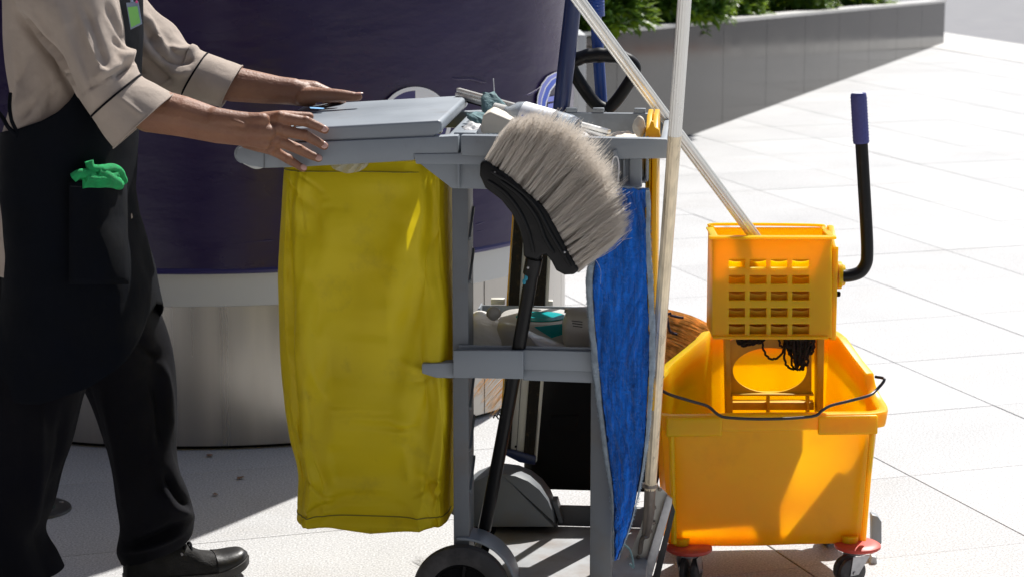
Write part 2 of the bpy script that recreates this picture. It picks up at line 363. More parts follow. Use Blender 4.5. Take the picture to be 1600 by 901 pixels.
for _, c in slabs:
    o = bpy.data.objects.new('paving_slab', me_slab); COL.objects.link(o); o.parent = ground
    o.location = c + V((random.uniform(-.0006, .0006), random.uniform(-.0006, .0006), random.uniform(-.0006, .0006))) - ground.location
for c in long_:
    bm = newbm(); slab_bm(bm, c, .0015, .29885); obj('paving_slab', bm, M['slab'], ground, smooth=False)
bm = newbm()
for _, c in rest: slab_bm(bm, c)
obj('paving_slab', bm, M['slab'], ground, smooth=False, kind='stuff')
# pale apron strip, kerb and road at the far right
bm = newbm(); nrm = V((-far_dir.y, far_dir.x, 0)); a = G(1476, 52)
q0, q1 = a - far_dir * 40, a + far_dir * 60
bm.faces.new([bm.verts.new(p + V((0, 0, .004))) for p in (q0 - nrm * .9, q1 - nrm * .9, q1, q0)])
obj('pavement_edge', bm, M['kerb'], kind='structure', smooth=False)
bm = newbm()
bm.faces.new([bm.verts.new(p + V((0, 0, .003))) for p in (q0, q1, q1 + nrm * 9, q0 + nrm * 9)])
obj('road', bm, M['asphalt'], kind='structure', smooth=False)
bm = newbm(); qa, qb = a + far_dir * 3.2, a + far_dir * 7.5
bm.faces.new([bm.verts.new(p + V((0, 0, .007))) for p in (qa - nrm * .25, qb - nrm * .25, qb + nrm * .9, qa + nrm * .35)])
obj('brick_path', bm, mat('red_paving', (.30, .12, .065), .8, var=.15, vs=8), kind='structure', smooth=False)

# round kiosk drum
DC = V((-.866, 6.82, 0)); DR = 1.03; DRW = 1.05
kiosk = thing('round_kiosk', 'round kiosk drum wrapped in dark navy vinyl above a white band and brushed steel plinth', 'kiosk', (DC.x, DC.y, 0))
def cyl(bm, r, z0, z1, n=128, r1=None, wob=0):
    rows = 14 if wob else 1
    rings = []
    for i in range(rows + 1):
        z = z0 + (z1 - z0) * i / rows; rings.append([DC + V((math.cos(2 * PI * k / n), math.sin(2 * PI * k / n), 0)) * (r + (wob * nz((math.cos(2 * PI * k / n) * 3, math.sin(2 * PI * k / n) * 3, z * 3)) if wob else 0)) + V((0, 0, z)) for k in range(n)])
    faces_from(bm, rings)
bm = newbm(); cyl(bm, DR - .02, 0, .012); obj('base_gap', bm, M['blackm'], kiosk)
# steel plinth in curved sheets
zb0, zb1 = P(290, 478, DC.y - DR).z, P(290, 426, DC.y - DRW).z
ns = 12
for s in range(ns):
    a0 = 2 * PI * s / ns + .35; a1 = 2 * PI * (s + 1) / ns - .004 + .35; bm = newbm(); m_ = 16
    for rr_ in (0,):
        inner = []; outer = []
        for k in range(m_ + 1):
            an = a0 + (a1 - a0) * k / m_; d = V((math.cos(an), math.sin(an), 0))
            outer.append(DC + d * DR); inner.append(DC + d * (DR - .01))
        loop = outer + inner[::-1]; vs = [[bm.verts.new(p + V((0, 0, z))) for p in loop] for z in (.012, zb0 - .002)]
        n = len(loop)
        for i in range(n): j = (i + 1) % n; bm.faces.new((vs[0][i], vs[0][j], vs[1][j], vs[1][i]))
        for i in range(m_):
            bm.faces.new((vs[1][i], vs[1][i + 1], vs[1][n - 2 - i], vs[1][n - 1 - i])); bm.faces.new((vs[0][i], vs[0][n - 1 - i], vs[0][n - 2 - i], vs[0][i + 1]))
    obj('steel_sheet', bm, M['steel'], kiosk)
bm = newbm(); cyl(bm, DR + .008, zb0, zb1 + .02); obj('white_band', bm, M['band'], kiosk)
bm = newbm(); cyl(bm, DRW, zb1, 2.15, 160, wob=.012); obj('vinyl_wrap', bm, M['wrap'], kiosk)
bm = newbm(); tube(bm, [DC + V((math.cos(2 * PI * k / 96) * DRW, math.sin(2 * PI * k / 96) * DRW, zb1 + .004)) for k in range(97)], .009, 8, cap=False); obj('wrap_hem', bm, M['wrapb'], kiosk)
# folded wrinkles near the hem of the wrap
for (x0, y0, x1, y1) in ((735, 352, 800, 330), (738, 362, 790, 350), (300, 392, 440, 372), (360, 400, 432, 391), (480, 290, 520, 284), (820, 150, 868, 128), (700, 120, 760, 128)):
    pts = []
    for k in range(9):
        x = x0 + (x1 - x0) * k / 8; y = y0 + (y1 - y0) * k / 8 + 1.5 * math.sin(k)
        d = ray(x, y); ox, oy = CAM.x - DC.x, CAM.y - DC.y; A = d.x * d.x + d.y * d.y; Bq = 2 * (ox * d.x + oy * d.y); Cq = ox * ox + oy * oy - DRW * DRW
        dd = Bq * Bq - 4 * A * Cq
        if dd > 0: pts.append(CAM + d * ((-Bq - math.sqrt(dd)) / (2 * A)))
    if len(pts) > 4: bm = newbm(); tube(bm, pts, [.0015] + [.005] * (len(pts) - 2) + [.0015], 8); obj('wrap_crease', bm, M['wrap'], kiosk)
def onD(px, py, off=.0):
    d = ray(px, py); r = DRW + .008 + off; ox, oy = CAM.x - DC.x, CAM.y - DC.y; A = d.x * d.x + d.y * d.y; Bq = 2 * (ox * d.x + oy * d.y); Cq = ox * ox + oy * oy - r * r
    dd = max(0, Bq * Bq - 4 * A * Cq); return CAM + d * ((-Bq - math.sqrt(dd)) / (2 * A))
def decal(name, rows, m, off):
    "rows: list of point lists (pixel) forming a strip grid"
    bm = newbm(); vs = [[bm.verts.new(onD(x, y, off)) for x, y in r] for r in rows]
    for a, b in zip(vs, vs[1:]):
        for i in range(len(a) - 1): bm.faces.new((a[i], a[i + 1], b[i + 1], b[i]))
    return obj(name, bm, m, kiosk)
def arc(cx, cy, r, a0, a1, n=20): return [(cx + r * math.cos(R(a0 + (a1 - a0) * k / n)), cy - r * math.sin(R(a0 + (a1 - a0) * k / n))) for k in range(n + 1)]
ecx, ecy, er = 649, 192, 56
decal('print_ring', [arc(ecx, ecy, er, 0, 360, 60), arc(ecx, ecy, er - 6, 0, 360, 60)], M['prw'], .001)
for q, mm_k in ((0, 'prw'), (1, 'prn'), (2, 'prw'), (3, 'prn')):
    decal('print_quadrant', [arc(ecx, ecy, er - 6, 90 * q, 90 * q + 90), [(ecx, ecy)] * 21], M[mm_k], .0006)
# curved badge on the sunny side
cA = [(838, 172), (840, 150), (846, 132), (855, 120), (866, 114), (884, 109)]
def inset(pts, d): return [(x + d, y + d * .75) for x, y in pts]
def mk(d0, d1, m, nm):
    a, b = inset(cA, d0), inset(cA, d1); a = [(x, min(y, 172)) for x, y in a]; b = [(x, min(y, 172)) for x, y in b]; decal(nm, [a, b], m, .001)
mk(0, 1.4, M['prw'], 'print_stripe'); mk(1.4, 6, M['prp'], 'print_stripe'); mk(6, 7.4, M['prw'], 'print_stripe'); mk(7.4, 13, M['prb'], 'print_stripe'); mk(13, 14.6, M['prw'], 'print_stripe')
decal('print_bar', [[(856, 152), (872, 149)], [(856, 160), (872, 157)]], M['prp'], .001); decal('print_bar', [[(856, 163), (872, 160)], [(856, 172), (872, 169)]], M['prp'], .001)

# white upright panel beyond the kiosk
Yp = 9.2
bm = newbm(); prism(bm, [P(903, 205, Yp), P(916, 205, Yp), P(916, 55, Yp), P(903, 55, Yp)], V((-.03, .5, 0)))
pp = obj('upright_panel', bm, M['band'], None, bevel=.004); tag(pp, 'slim white upright panel standing just beyond the kiosk', 'panel')
zb = pp.location.z
for v in pp.data.vertices:
    if v.co.z < .3: v.co.z = -zb + .002
# granite planter
b0_, b1_ = G(860, 292.3), G(1474.5, 68.0)
dirw = (b1_ - b0_); Lw = dirw.length; dw = dirw.normalized(); nw = V((dw.y, -dw.x, 0))     # nw points to the camera side
tL = P(900, 51.5, (b0_ + dirw * .04).y).z; tR = P(1475, 1, b1_.y).z
planter = thing('planter_wall', 'long raised planter with polished dark granite panels and pale coping behind the cart', 'planter', tuple(b0_))
npan = 10
def ptop(t):
    p = b0_ + dirw * t
    # read the coping height from the straight picture line (900,51.5)-(1475,1)
    q = p - CAM; ct, st = math.cos(TH), math.sin(TH)
    def pyz(z):
        qq = V((p.x, p.y, z)) - CAM; dep = qq.y * ct - qq.z * st; return 450.5 - FPX * (qq.y * st + qq.z * ct) / dep, 800 + FPX * qq.x / dep
    lo, hi = 0., 2.
    for _ in range(40):
        m_ = (lo + hi) / 2; y, x = pyz(m_)
        if y > 51.5 - (x - 900) * .0878: lo = m_
        else: hi = m_
    return lo
for k in range(npan):
    t0, t1 = k / npan, (k + 1) / npan - .0005
    bm = newbm(); A_, B_ = b0_ + dirw * t0, b0_ + dirw * t1; za, zb_ = ptop(t0) - .02, ptop(t1) - .02
    prism(bm, [A_, B_, B_ + V((0, 0, zb_)), A_ + V((0, 0, za))], -nw * .03)
    obj('granite_panel', bm, M['granite'], planter, smooth=False)
bm = newbm(); A_, B_ = b0_ - nw * .03, b1_ - nw * .03
prism(bm, [A_, B_, B_ + V((0, 0, ptop(1) - .03)), A_ + V((0, 0, ptop(0) - .03))], -nw * .12); obj('wall_core', bm, M['joint'], planter, smooth=False)
bm = newbm(); A_, B_ = b0_ + nw * .008, b1_ + nw * .008 + dw * .01
prism(bm, [A_ + V((0, 0, ptop(0) - .02)), B_ + V((0, 0, ptop(1) - .02)), B_ + V((0, 0, ptop(1))), A_ + V((0, 0, ptop(0)))], -nw * .17); obj('coping', bm, M['coping'], planter, smooth=False)
bm = newbm(); A_ = b0_ - nw * .15; prism(bm, [A_, A_ + dirw * .985, A_ + dirw * .985 - nw * 1.3, A_ - nw * 1.3], V((0, 0, ptop(1) * .8)))
obj('soil_bed', bm, M['soil'], planter, smooth=False)
bm = newbm(); prism(bm, [b1_ - dw * .03, b1_, b1_ - nw * 1.6, b1_ - nw * 1.6 - dw * .03], V((0, 0, ptop(1) - .02))); obj('end_panel', bm, M['granite'], planter, smooth=False)

# shrubs in the planter
def leaf(bm, c, d, up, L, W):
    s = d.cross(up)
    if s.length < .01: s = d.orthogonal()
    s.normalize(); n = s.cross(d).normalized()
    p = [c, c + d * L * .35 + s * W * .5 + n * L * .04, c + d * L * .75 + s * W * .36 + n * L * .02, c + d * L - n * L * .1, c + d * L * .75 - s * W * .36 + n * L * .02, c + d * L * .35 - s * W * .5 + n * L * .04, c + d * L * .4 - n * L * .03, c + d * L * .75 - n * L * .04]
    v = [bm.verts.new(q) for q in p]
    for f in ((0, 1, 6), (1, 2, 7, 6), (2, 3, 7), (3, 4, 7), (4, 5, 6, 7), (5, 0, 6)): bm.faces.new([v[i] for i in f])
def shrub(label, t, off, w_, h, n, L=.09):
    base = b0_ + dirw * t - nw * off; zt = ptop(t)
    r = thing('shrub', label, 'shrub', (base.x, base.y, zt * .7), 'leafy shrubs in the granite planter')
    bm = newbm(); bs2 = newbm()
    for k in range(n):
        cl = random.random() * 6.28; rad = w_ * math.sqrt(random.random()) ; hh = zt - .06 + h * random.random()
        c = base + V((0, 0, hh)) + dw * (rad * math.cos(cl)) + nw * (rad * .6 * math.sin(cl))
        c += V((0, 0, .05 * nz(c, 4)))
        if (c - base).dot(nw) > off - .05 and c.z < zt + .02: c.z = zt + .02 + random.random() * .1
        out = (c - base - V((0, 0, zt - .1))).normalized()
        if random.random() < .02: tube(bs2, [base + V((0, 0, zt * .6)), (base + c) / 2 + V((0, 0, .1)), c], .006, 5)
        for q in range(9):
            d = (out * .8 + V((random.gauss(0, .6), random.gauss(0, .6), random.gauss(-.15, .55)))).normalized()
            leaf(bm, c + d * .015, d, V((0, 0, 1)), L * random.uniform(.6, 1.25), L * .42)
    tube(bs2, [base + V((0, 0, zt * .5)), base + V((0, 0, zt + .1))], .015, 6)
    obj('foliage', bm, M['leaf'], r, smooth=False, kind='stuff'); obj('branches', bs2, M['stem'], r)
shrub('dense green shrub spilling over the coping behind the black loop handle', .10, .22, .55, .55, 620)
shrub('low green shrub overhanging the planter edge left of the white pole', .26, .24, .55, .36, 620)
shrub('bright green shrub overhanging the coping just right of the white pole', .42, .42, .50, .45, 620)
shrub('green shrub set back from the bare middle of the coping', .60, .5, .68, .42, 620)
shrub('small dark shrub at the far right end of the planter', .80, .55, .7, .35, 420)
# unseen dark facade added behind and left, cutting sky light and darkening reflections
blocker = thing('sky_blocker', 'added unseen dark facade left of and behind the viewpoint, blocking sky light', 'light blocker', (-6, 0, 0))
for (x0, y0, x1, y1) in ((-5.2, -5, -5.2, 13), (-5.2, -5, 5.5, -5)):
    d = V((x1 - x0, y1 - y0, 0)); L_ = d.length; d.normalize(); n_ = V((-d.y, d.x, 0)) if x0 == x1 else V((d.y, -d.x, 0)); k = int(L_ / 1.8)
    for i in range(k):
        a = V((x0, y0, 0)) + d * (L_ * i / k); b = V((x0, y0, 0)) + d * (L_ * (i + 1) / k - .06)
        bm = newbm(); prism(bm, [a, b, b + V((0, 0, 3.0)), a + V((0, 0, 3.0))], n_ * .05); obj('blocker_pane', bm, M['blockg'], blocker, smooth=False)
        bm = newbm(); prism(bm, [b, b + d * .06, b + d * .06 + V((0, 0, 3.0)), b + V((0, 0, 3.0))], n_ * .09); obj('blocker_mullion', bm, M['blackm'], blocker, smooth=False)
    a, b = V((x0, y0, 3.0)), V((x1, y1, 3.0)); bm = newbm(); prism(bm, [a - d * .3, b, b + V((0, 0, 6)), a - d * .3 + V((0, 0, 6))], n_ * .3); obj('blocker_wall', bm, M['fac'], blocker, smooth=False)

# lamp sunk in the ground behind the worker
gp = G(48, 796)
up = thing('ground_light', 'round recessed ground light with dark metal ring behind the worker', 'light', tuple(gp))
bm = newbm(); lathe(bm, gp, (0, 0, 1), [(0, .098), (.006, .096), (.009, .090), (.009, .062), (.006, .058)], 40, caps=(False, False)); obj('rim', bm, M['zinc'] if False else mat('dark_cast_rim', (.07, .07, .07), .45, metal=.5), up)
bm = newbm(); lathe(bm, gp, (0, 0, 1), [(.001, .060), (.007, .059), (.010, .03), (.0105, .002)], 32); obj('lens', bm, M['glass'], up)
for k in range(3):
    a = k * 2.1 + .5; bm = newbm(); lathe(bm, gp + V((math.cos(a) * .077, math.sin(a) * .077, .008)), (0, 0, 1), [(0, .006), (.003, .0055), (.004, .002)], 10); obj('screw', bm, M['zinc'], up)
# fallen leaf bits in the shade
def scrap(x, y, s, lab):
    c = G(x, y) + V((0, 0, .003)); bm = newbm(); pts = []
    for k in range(7):
        a = 2 * PI * k / 7; pts.append(c + V((math.cos(a) * s * random.uniform(.6, 1.1), math.sin(a) * s * 1.4 * random.uniform(.5, 1), random.uniform(0, .004))))
    ct_ = bm.verts.new(c + V((0, 0, .004))); vs = [bm.verts.new(p) for p in pts]
    for i in range(7): bm.faces.new((ct_, vs[i], vs[(i + 1) % 7]))
    o = obj('fallen_leaf', bm, mat('dry_leaf', (.22, .12, .06), .8)); tag(o, lab, 'leaf')
scrap(328, 713, .012, 'small brown leaf scrap nearest the steel plinth'); scrap(336, 774, .009, 'tan leaf scrap just above the shadow edge on the paving'); scrap(375, 748, .012, 'brown leaf scrap right of the trouser leg in the shade')

# ================================================================== JANITOR CART
FR = Frame(0, 4.30, -5)
def U(px, py=215, v=0.): return FR.uz(px, py, v)[0]
def Zc(py, v=0., px=850): return FR.uz(px, py, v)[1]
cart = thing('janitor_cart', 'grey plastic janitor cart with yellow bag, tray top and big black wheels', 'cart', tuple(FR.W(0, .2, 0)))
zr = Zc(216)
def pr(name, pix, v0, v1, m='grey', bevel=.003, parent=None, **k):
    bm = newbm(); fprism(bm, FR, pix, v0, v1); return obj(name, bm, M[m], parent or cart, bevel=bevel, **k)
def bx(name, u0, u1, v0, v1, z0, z1, m='grey', bevel=.003, parent=None, **k):
    bm = newbm(); fbox(bm, FR, u0, u1, v0, v1, z0, z1); return obj(name, bm, M[m], parent or cart, bevel=bevel, **k)
beam = [(371, 233), (380, 228), (413, 226), (520, 221), (716, 212), (716, 240), (648, 241), (648, 251), (600, 254), (452, 262), (413, 263), (388, 259), (374, 253), (367, 243)]
bl = pr('side_beam', beam, 0, .03, bevel=.004)
# far beam of the bag frame has the same profile
bm = newbm(); prism(bm, [FR.P(x, y, 0) + FR.n * .44 for x, y in beam], FR.n * .03); obj('side_beam', bm, M['grey'], cart, bevel=.004)
bm = newbm(); a = FR.P(379, 242, 0); tube(bm, [a + FR.n * .01, a + FR.n * .46], .019, 16); obj('push_bar', bm, M['grey'], cart)
bm = newbm(); a = FR.P(398, 258, 0); tube(bm, sm([a + FR.n * .012 + V((-.022, 0, .006)), a + FR.n * .014 + V((0, 0, -.004)), a + FR.n * .012 + V((.022, 0, .002))], 6), .006, 10); obj('corner_highlight', bm, M['band'], cart)  # white tube painted in as the highlight under the handle corner
bm = newbm(); fprism(bm, FR, [(412, 228), (413.6, 228), (413.6, 262), (412, 262)], -.0012, .001); obj('seam', bm, M['grey_d'], cart)
# lid
lidp = [(405, 209), (405, 224), (676, 216), (690, 205), (690, 190), (684, 188), (515, 197.5), (412, 203.5)]
bm = newbm(); fprism(bm, FR, lidp, .006, .485); lid = obj('lid', bm, M['grey'], cart, bevel=.006, seg=3)
bm = newbm()
a, b, c_, d_ = [FR.P(x, y, .43) for x, y in ((485, 167.6), (505, 168.4), (504, 171), (485, 169.6))]
up_ = V((0, 0, .0022))
zt_ = FR.P(515, 197.5, .006).z
pz = [Pz(x, y, zt_ + .004) for x, y in ((484, 168), (497, 168.6), (507, 169.6), (504, 171), (494, 170.6), (485, 170))]
prism(bm, pz, V((0, 0, .0006))); obj('pen_mark', bm, mat('blue_ink_mark', (.18, .42, .72), .6), lid)
# right hand tray frame
pr('front_beam', [(720, 211.5), (1012, 216.5), (1043, 217.5), (1043, 248), (925, 250), (795, 246), (720, 243)], -.006, .018, bevel=.004)
pr('front_beam_band', [(646, 240.8), (720, 240), (800, 243), (800, 258), (650, 256.5)], -.002, .014, bevel=.002)
pr('skirt', [(656, 256), (1003, 248), (1003, 293), (790, 296.5), (706, 294.5)], .010, .026, bevel=.002)
for x in (716.5, 771, 858, 941, 975):
    pr('rib', [(x - 1.8, 250), (x + 1.8, 250), (x + 1.8, 294), (x - 1.8, 294)], -.001, .011, bevel=.001)
pr('corner_post', [(983, 246), (1003, 246), (1003, 291), (983, 291)], .0, .02, m='grey', bevel=.006)
uT0, uT1, uE = U(745), U(1009), U(1042)
bx('tray_wall', uT0, uE, .435, .45, zr - .085, zr + .002); bx('tray_wall', uT0 - .004, uT0, .02, .435, zr - .085, zr - .002)
bx('tray_wall', uT1, uT1 + .005, .02, .435, zr - .085, zr + .001, bevel=.002)
bx('tray_floor', uT0, uT1, .02, .435, zr - .088, zr - .084, bevel=0)
bx('end_bar', uE - .012, uE, .02, .45, zr - .036, zr + .001)
bx('divider_block', U(706), uT0 - .005, .03, .20, zr - .07, zr + .006, bevel=.003)
for px in (845, 893, 935, 1000):
    u = FR.uz(px, 178, .44)[0]; bx('clip', u - .012, u + .012, .438, .452, zr + .002, zr + .012, bevel=.002)
bx('cross_rail', U(695), U(706) - .002, .03, .436, zr - .04, zr - .002, bevel=.003)
bm = newbm(); c = FR.W(U(724), .12, zr + .0065)
lathe(bm, c, (0, 0, 1), [(0, .017), (.0008, .016)], 20); obj('socket_hole', bm, M['blackm'], cart)
# legs
zd = Zc(822, .43)                     # deck height
zsh = Zc(547)                         # middle shelf height
def leg(px0, px1, v0, v1, ptop_=292):
    u0, u1 = U(px0, 560), U(px1, 560)
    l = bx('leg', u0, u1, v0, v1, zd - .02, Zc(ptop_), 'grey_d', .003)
    return u0, u1
for (a, b, v0, v1) in ((706, 731, .014, .11), (923, 957, .014, .11), (684, 704, .34, .43), (930, 955, .34, .43)): leg(a, b, v0, v1)
u1 = U(731, 560) + .0012
for k in range(7):
    z0 = .30 + k * .085
    if abs(z0 - zsh) < .06: continue
    bm = newbm(); prism(bm, [FR.W(u1 - .001, .02, z0), FR.W(u1 - .001, .10, z0 + .05), FR.W(u1 - .001, .10, z0 + .056), FR.W(u1 - .001, .02, z0 + .006)], FR.u * .004); obj('leg_rib', bm, M['grey_d'], cart)
# middle shelf
pr('shelf_front', [(708, 547), (818, 547.5), (818, 592), (708, 590)], -.014, -.002)
pr('shelf_front', [(817, 546), (926, 549), (926, 580), (817, 577)], -.004, .008)
pr('shelf_skirt', [(817, 575), (926, 578), (926, 598), (817, 594)], .002, .014)
pr('shelf_lug', [(659, 568), (709, 566), (709, 590.5), (682, 590), (659, 583)], -.002, .03)
s0, s1 = U(716, 545), U(930, 545)
bx('shelf_rim', s0, s1, .008, .012, zsh - .04, zsh + .006, bevel=.001)
bx('shelf_wall', s0, s0 + .004, .012, .44, zsh - .05, zsh + .006, bevel=.001); bx('shelf_wall', s0, s1 + .01, .436, .44, zsh - .06, zsh + .002, bevel=.001)
bx('shelf_wall', s1 + .006, s1 + .01, .012, .44, zsh - .05, zsh + .006, bevel=.001)
bx('shelf_floor', s0, s1 + .01, .008, .44, zsh - .056, zsh - .05, bevel=0)
# base deck
d0, d1 = U(735, 860), U(1008, 860)
bx('deck', d0 + .012, d1, .02, .44, zd - .045, zd, 'deck', .004)
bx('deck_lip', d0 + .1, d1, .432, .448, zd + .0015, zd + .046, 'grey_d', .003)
bm = newbm(); fprism(bm, FR, [(862, 783), (870, 783), (880, 816), (874, 817)], .40, .446); obj('deck_gusset', bm, M['grey_d'], cart, bevel=.002)
arcp = [(742, 822)] + [(784 + 83 * math.cos(R(a)), 823 - 83 * math.sin(R(a))) for a in range(165, -1, -15)] + [(870, 822)]
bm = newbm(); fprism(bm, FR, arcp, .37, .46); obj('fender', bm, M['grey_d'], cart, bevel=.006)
# near fender: a curved band over the wheel
def band(bm, cpx, cpy, v0, v1, r0, r1, a0, a1, n=24):
    c = FR.P(cpx, cpy, 0); c = c - FR.n * 0
    rings = []
    for k in range(n + 1):
        a = R(a0 + (a1 - a0) * k / n); d = FR.u * math.cos(a) + V((0, 0, math.sin(a)))
        rings.append([c + d * r0 + FR.n * v0, c + d * r1 + FR.n * v0, c + d * r1 + FR.n * v1, c + d * r0 + FR.n * v1])
    faces_from(bm, rings)
WC = FR.P(722, 923, 0)
bm = newbm(); band(bm, 722, 923, .006, .085, .104, .110, 96, -20); obj('fender', bm, M['grey'], cart, bevel=.002)
def bigwheel(c, parent):
    w_ = None
    bm = newbm(); lathe(bm, c, FR.n, [(-.020, .064), (-.0215, .070), (-.020, .086), (-.013, .0965), (0, .0995), (.013, .0965), (.020, .086), (.0215, .070), (.020, .064)], 56, caps=(False, False)); w_ = obj('wheel', bm, M['rubber'], parent)
    bm = newbm(); lathe(bm, c, FR.n, [(-.014, .0645), (-.013, .058), (-.006, .054), (-.006, .022), (-.018, .020), (-.019, .008), (-.019, .001)], 40, caps=(False, False)); obj('rim', bm, M['blackm'], w_)
    for k in range(6):
        a = k * PI / 3 + .4; d = FR.u * math.cos(a) + V((0, 0, math.sin(a))); s = FR.n.cross(d)
        bm = newbm(); prism(bm, [c + d * .02 - FR.n * .008 - s * .003, c + d * .058 - FR.n * .008 - s * .003, c + d * .058 - FR.n * .008 + s * .003, c + d * .02 - FR.n * .008 + s * .003], -FR.n * .006); obj('spoke', bm, M['black'], w_)
    return w_
WC.z = .0995
bigwheel(WC - FR.n * .004, cart); bigwheel(WC + FR.n * .45 + FR.u * .045, cart)
bm = newbm(); tube(bm, [WC, WC + FR.n * .45], .008, 10); obj('axle', bm, M['zinc'], cart)
for v in (.06, .38):
    c = FR.W(d1 - .07, v, .05); bm = newbm(); lathe(bm, c - FR.n * .012, FR.n, [(0, .01), (0, .045), (.004, .05), (.02, .05), (.024, .045), (.024, .01)], 24); cw = obj('caster', bm, M['wheel'], cart)
    bm = newbm(); fbox(bm, FR, d1 - .1, d1 - .04, v - .025, v + .025, .10, zd - .045); obj('caster_plate', bm, M['zinc'], cw)
# hook for the flat mop
bm = newbm(); fprism(bm, FR, [(957, 236), (964, 235), (965, 255), (963, 262), (958, 260)], -.016, -.007); obj('hook', bm, M['grey'], cart, bevel=.0015)

# yellow bag hanging in the frame
BG = thing('rubbish_bag', 'large dusty yellow vinyl rubbish bag hanging under the grey lid', 'bag', tuple(FR.P(568, 830, .2)))
bs = [(434, 699, 252), (431, 699, 300), (427, 700, 360), (424, 700, 430), (425, 701, 500), (428, 702, 570), (434, 702, 635), (444, 700, 690), (457, 699, 745), (457, 698, 795), (456, 698, 818)]
wide = sm([V((a, y, 0)) for a, y in ((3, 252), (6, 300), (10, 360), (15, 430), (20, 500), (24, 570), (27, 635), (24, 690), (13, 745), (7, 795), (6, 818))], 20)
rows = sm([V(b) for b in bs], 20)
rings = []
for i, q in enumerate(rows):
    s = i / (len(rows) - 1); v0, v1 = .035, .42 - .10 * s ** 2
    e1, e2 = FR.P(q.y, q.z, v0), FR.P(q.x, q.z, v0); c = (e1 + e2) / 2 + FR.n * (v1 - v0) / 2; a = (e1 - e2) / 2; b = FR.n * (v1 - v0) / 2; ring = []
    for k in range(300):
        t_ = 2 * PI * k / 300; ca, sa = math.cos(t_), math.sin(t_); e_ = 2 / 6.5
        bc = math.copysign(abs(sa) ** e_, sa); p = c + a * math.copysign(abs(ca) ** e_, ca) + b * bc
        if bc < -.8 and ca > 0: kf = min(1, (-bc - .8) / .15); p += FR.u * (wide[i].x * .00131 * kf * min(1, (abs(ca) ** e_) ** 3)); p -= FR.n * .024 * kf * (wide[i].x / 27) * abs(ca) ** e_
        # front face belly, centre crease and diagonal drape
        if sa < -.2:
            x = ca / max(abs(ca), abs(sa)); g = (1 - x * x)
            p -= FR.n * (.012 * g * math.sin(PI * min(1, s * 1.05)) - .004 * math.exp(-((x + .02) / .018) ** 2) * (s < .6))
            p -= FR.n * (.015 * math.sin(5.5 * x + 4.5 * s + .6) * g * min(1, .25 + s)); p -= FR.n * .007 * math.sin(9 * x - 7 * s) * g
            if s > .8: p -= FR.n * (.010 * (s - .8) / .2 * math.sin(7 * x + 1))
            p += FR.n * .010 * math.exp(-(s / .04) ** 2)
            p -= FR.n * (.006 * (1 - 3 * abs(nz((x * 1.6 + s * 1.3, 0, s * .9), 1.6, 8))) * g + .0045 * (1 - 3 * abs(nz((x * 2.2 - s * 2.0, 0, s * 2.2), 1.9, 21))) * g)
            p -= FR.n * (.006 * (1 - 3 * abs(nz((x * 2.5, 0, s * 7), 1.3, 31)))) * max(0, s - .72) / .28
        p += FR.n * (.007 * nz(p, 9, 3) + .003 * nz(p, 25, 5))
        ring.append(p)
    rings.append(ring)
# turned-in bottom panel: a shallow hanging point
def shrinkring(r, f, dz, f2=None):
    c = sum(r, V((0, 0, 0))) / len(r); return [c + (p - c) * f + V((0, 0, dz * (1 - abs((p - c).dot(FR.u)) / .17 * .75))) for p in r]
r0_ = rings[-1]; rings.append(shrinkring(r0_, .998, -.008)); rings.append(shrinkring(r0_, .985, -.020)); rings.append(shrinkring(r0_, .9, -.026)); rings.append(shrinkring(r0_, .5, -.026)); rings.append(shrinkring(r0_, .02, -.026))
bm = newbm(); faces_from(bm, rings, True, (False, True))
creases(bm, [(((562, 300), (564, 460), (563, 600)), 2.5, -.004), (((664, 275), (612, 450), (560, 600), (492, 760)), 24, .012), (((612, 290), (560, 470), (500, 650)), 20, -.012), (((545, 280), (486, 480), (470, 600)), 18, .007), (((692, 420), (660, 600), (600, 720)), 20, .009), (((690, 300), (650, 480), (600, 640)), 14, -.007),
    (((498, 795), (560, 772), (640, 796)), 7, -.006), (((560, 640), (600, 664), (640, 668)), 4, -.0045), (((548, 715), (556, 775)), 5, -.005), (((592, 740), (584, 795)), 6, .006), (((652, 740), (694, 780)), 8, -.007), (((480, 700), (500, 760), (520, 790)), 7, .006), (((520, 690), (530, 760)), 6, -.005), (((630, 690), (640, 760)), 7, .006),
    (((600, 655), (622, 668), (660, 664)), 1.8, -.004), (((556, 640), (580, 655), (600, 655)), 1.8, -.004), (((548, 700), (553, 740), (556, 776)), 1.8, -.004), (((470, 740), (500, 772), (524, 778)), 2, -.004), (((640, 778), (668, 764), (694, 742)), 2, -.004), (((500, 800), (540, 786), (580, 794)), 1.8, -.003),
    (((446, 275), (470, 320), (478, 380)), 2.2, -.003), (((460, 268), (500, 300), (520, 350)), 2.2, -.003), (((690, 350), (672, 400), (668, 470)), 2.2, -.003), (((700, 560), (670, 590), (640, 596)), 2, -.004), (((476, 600), (486, 640), (484, 700)), 2, -.003), (((590, 470), (604, 500), (600, 540)), 2, -.002),
    (((451, 320), (456, 500), (462, 640), (482, 790)), 4, -.006), (((689, 560), (692, 640), (699, 720)), 2.5, -.0025), (((460, 300), (490, 330), (500, 390)), 8, -.005), (((620, 560), (650, 575), (690, 572)), 5, .004), (((470, 420), (500, 470), (490, 540)), 9, -.005), (((470, 812), (496, 794), (520, 786)), 4, -.004)], 1.3)
obj('bag_body', bm, M['bag'], BG, ang=80)
def bagline(pix, r=.0011, nm='seam', m='stitch'):
    bm = newbm(); tube(bm, [FR.P(x, y, .022) for x, y in pix], r, 6); return obj(nm, bm, M[m], BG)
bm = newbm(); M['bagseam'] = mat('bag_seam', (.24, .20, .015), .6)
i0 = int(len(rows) * .945)
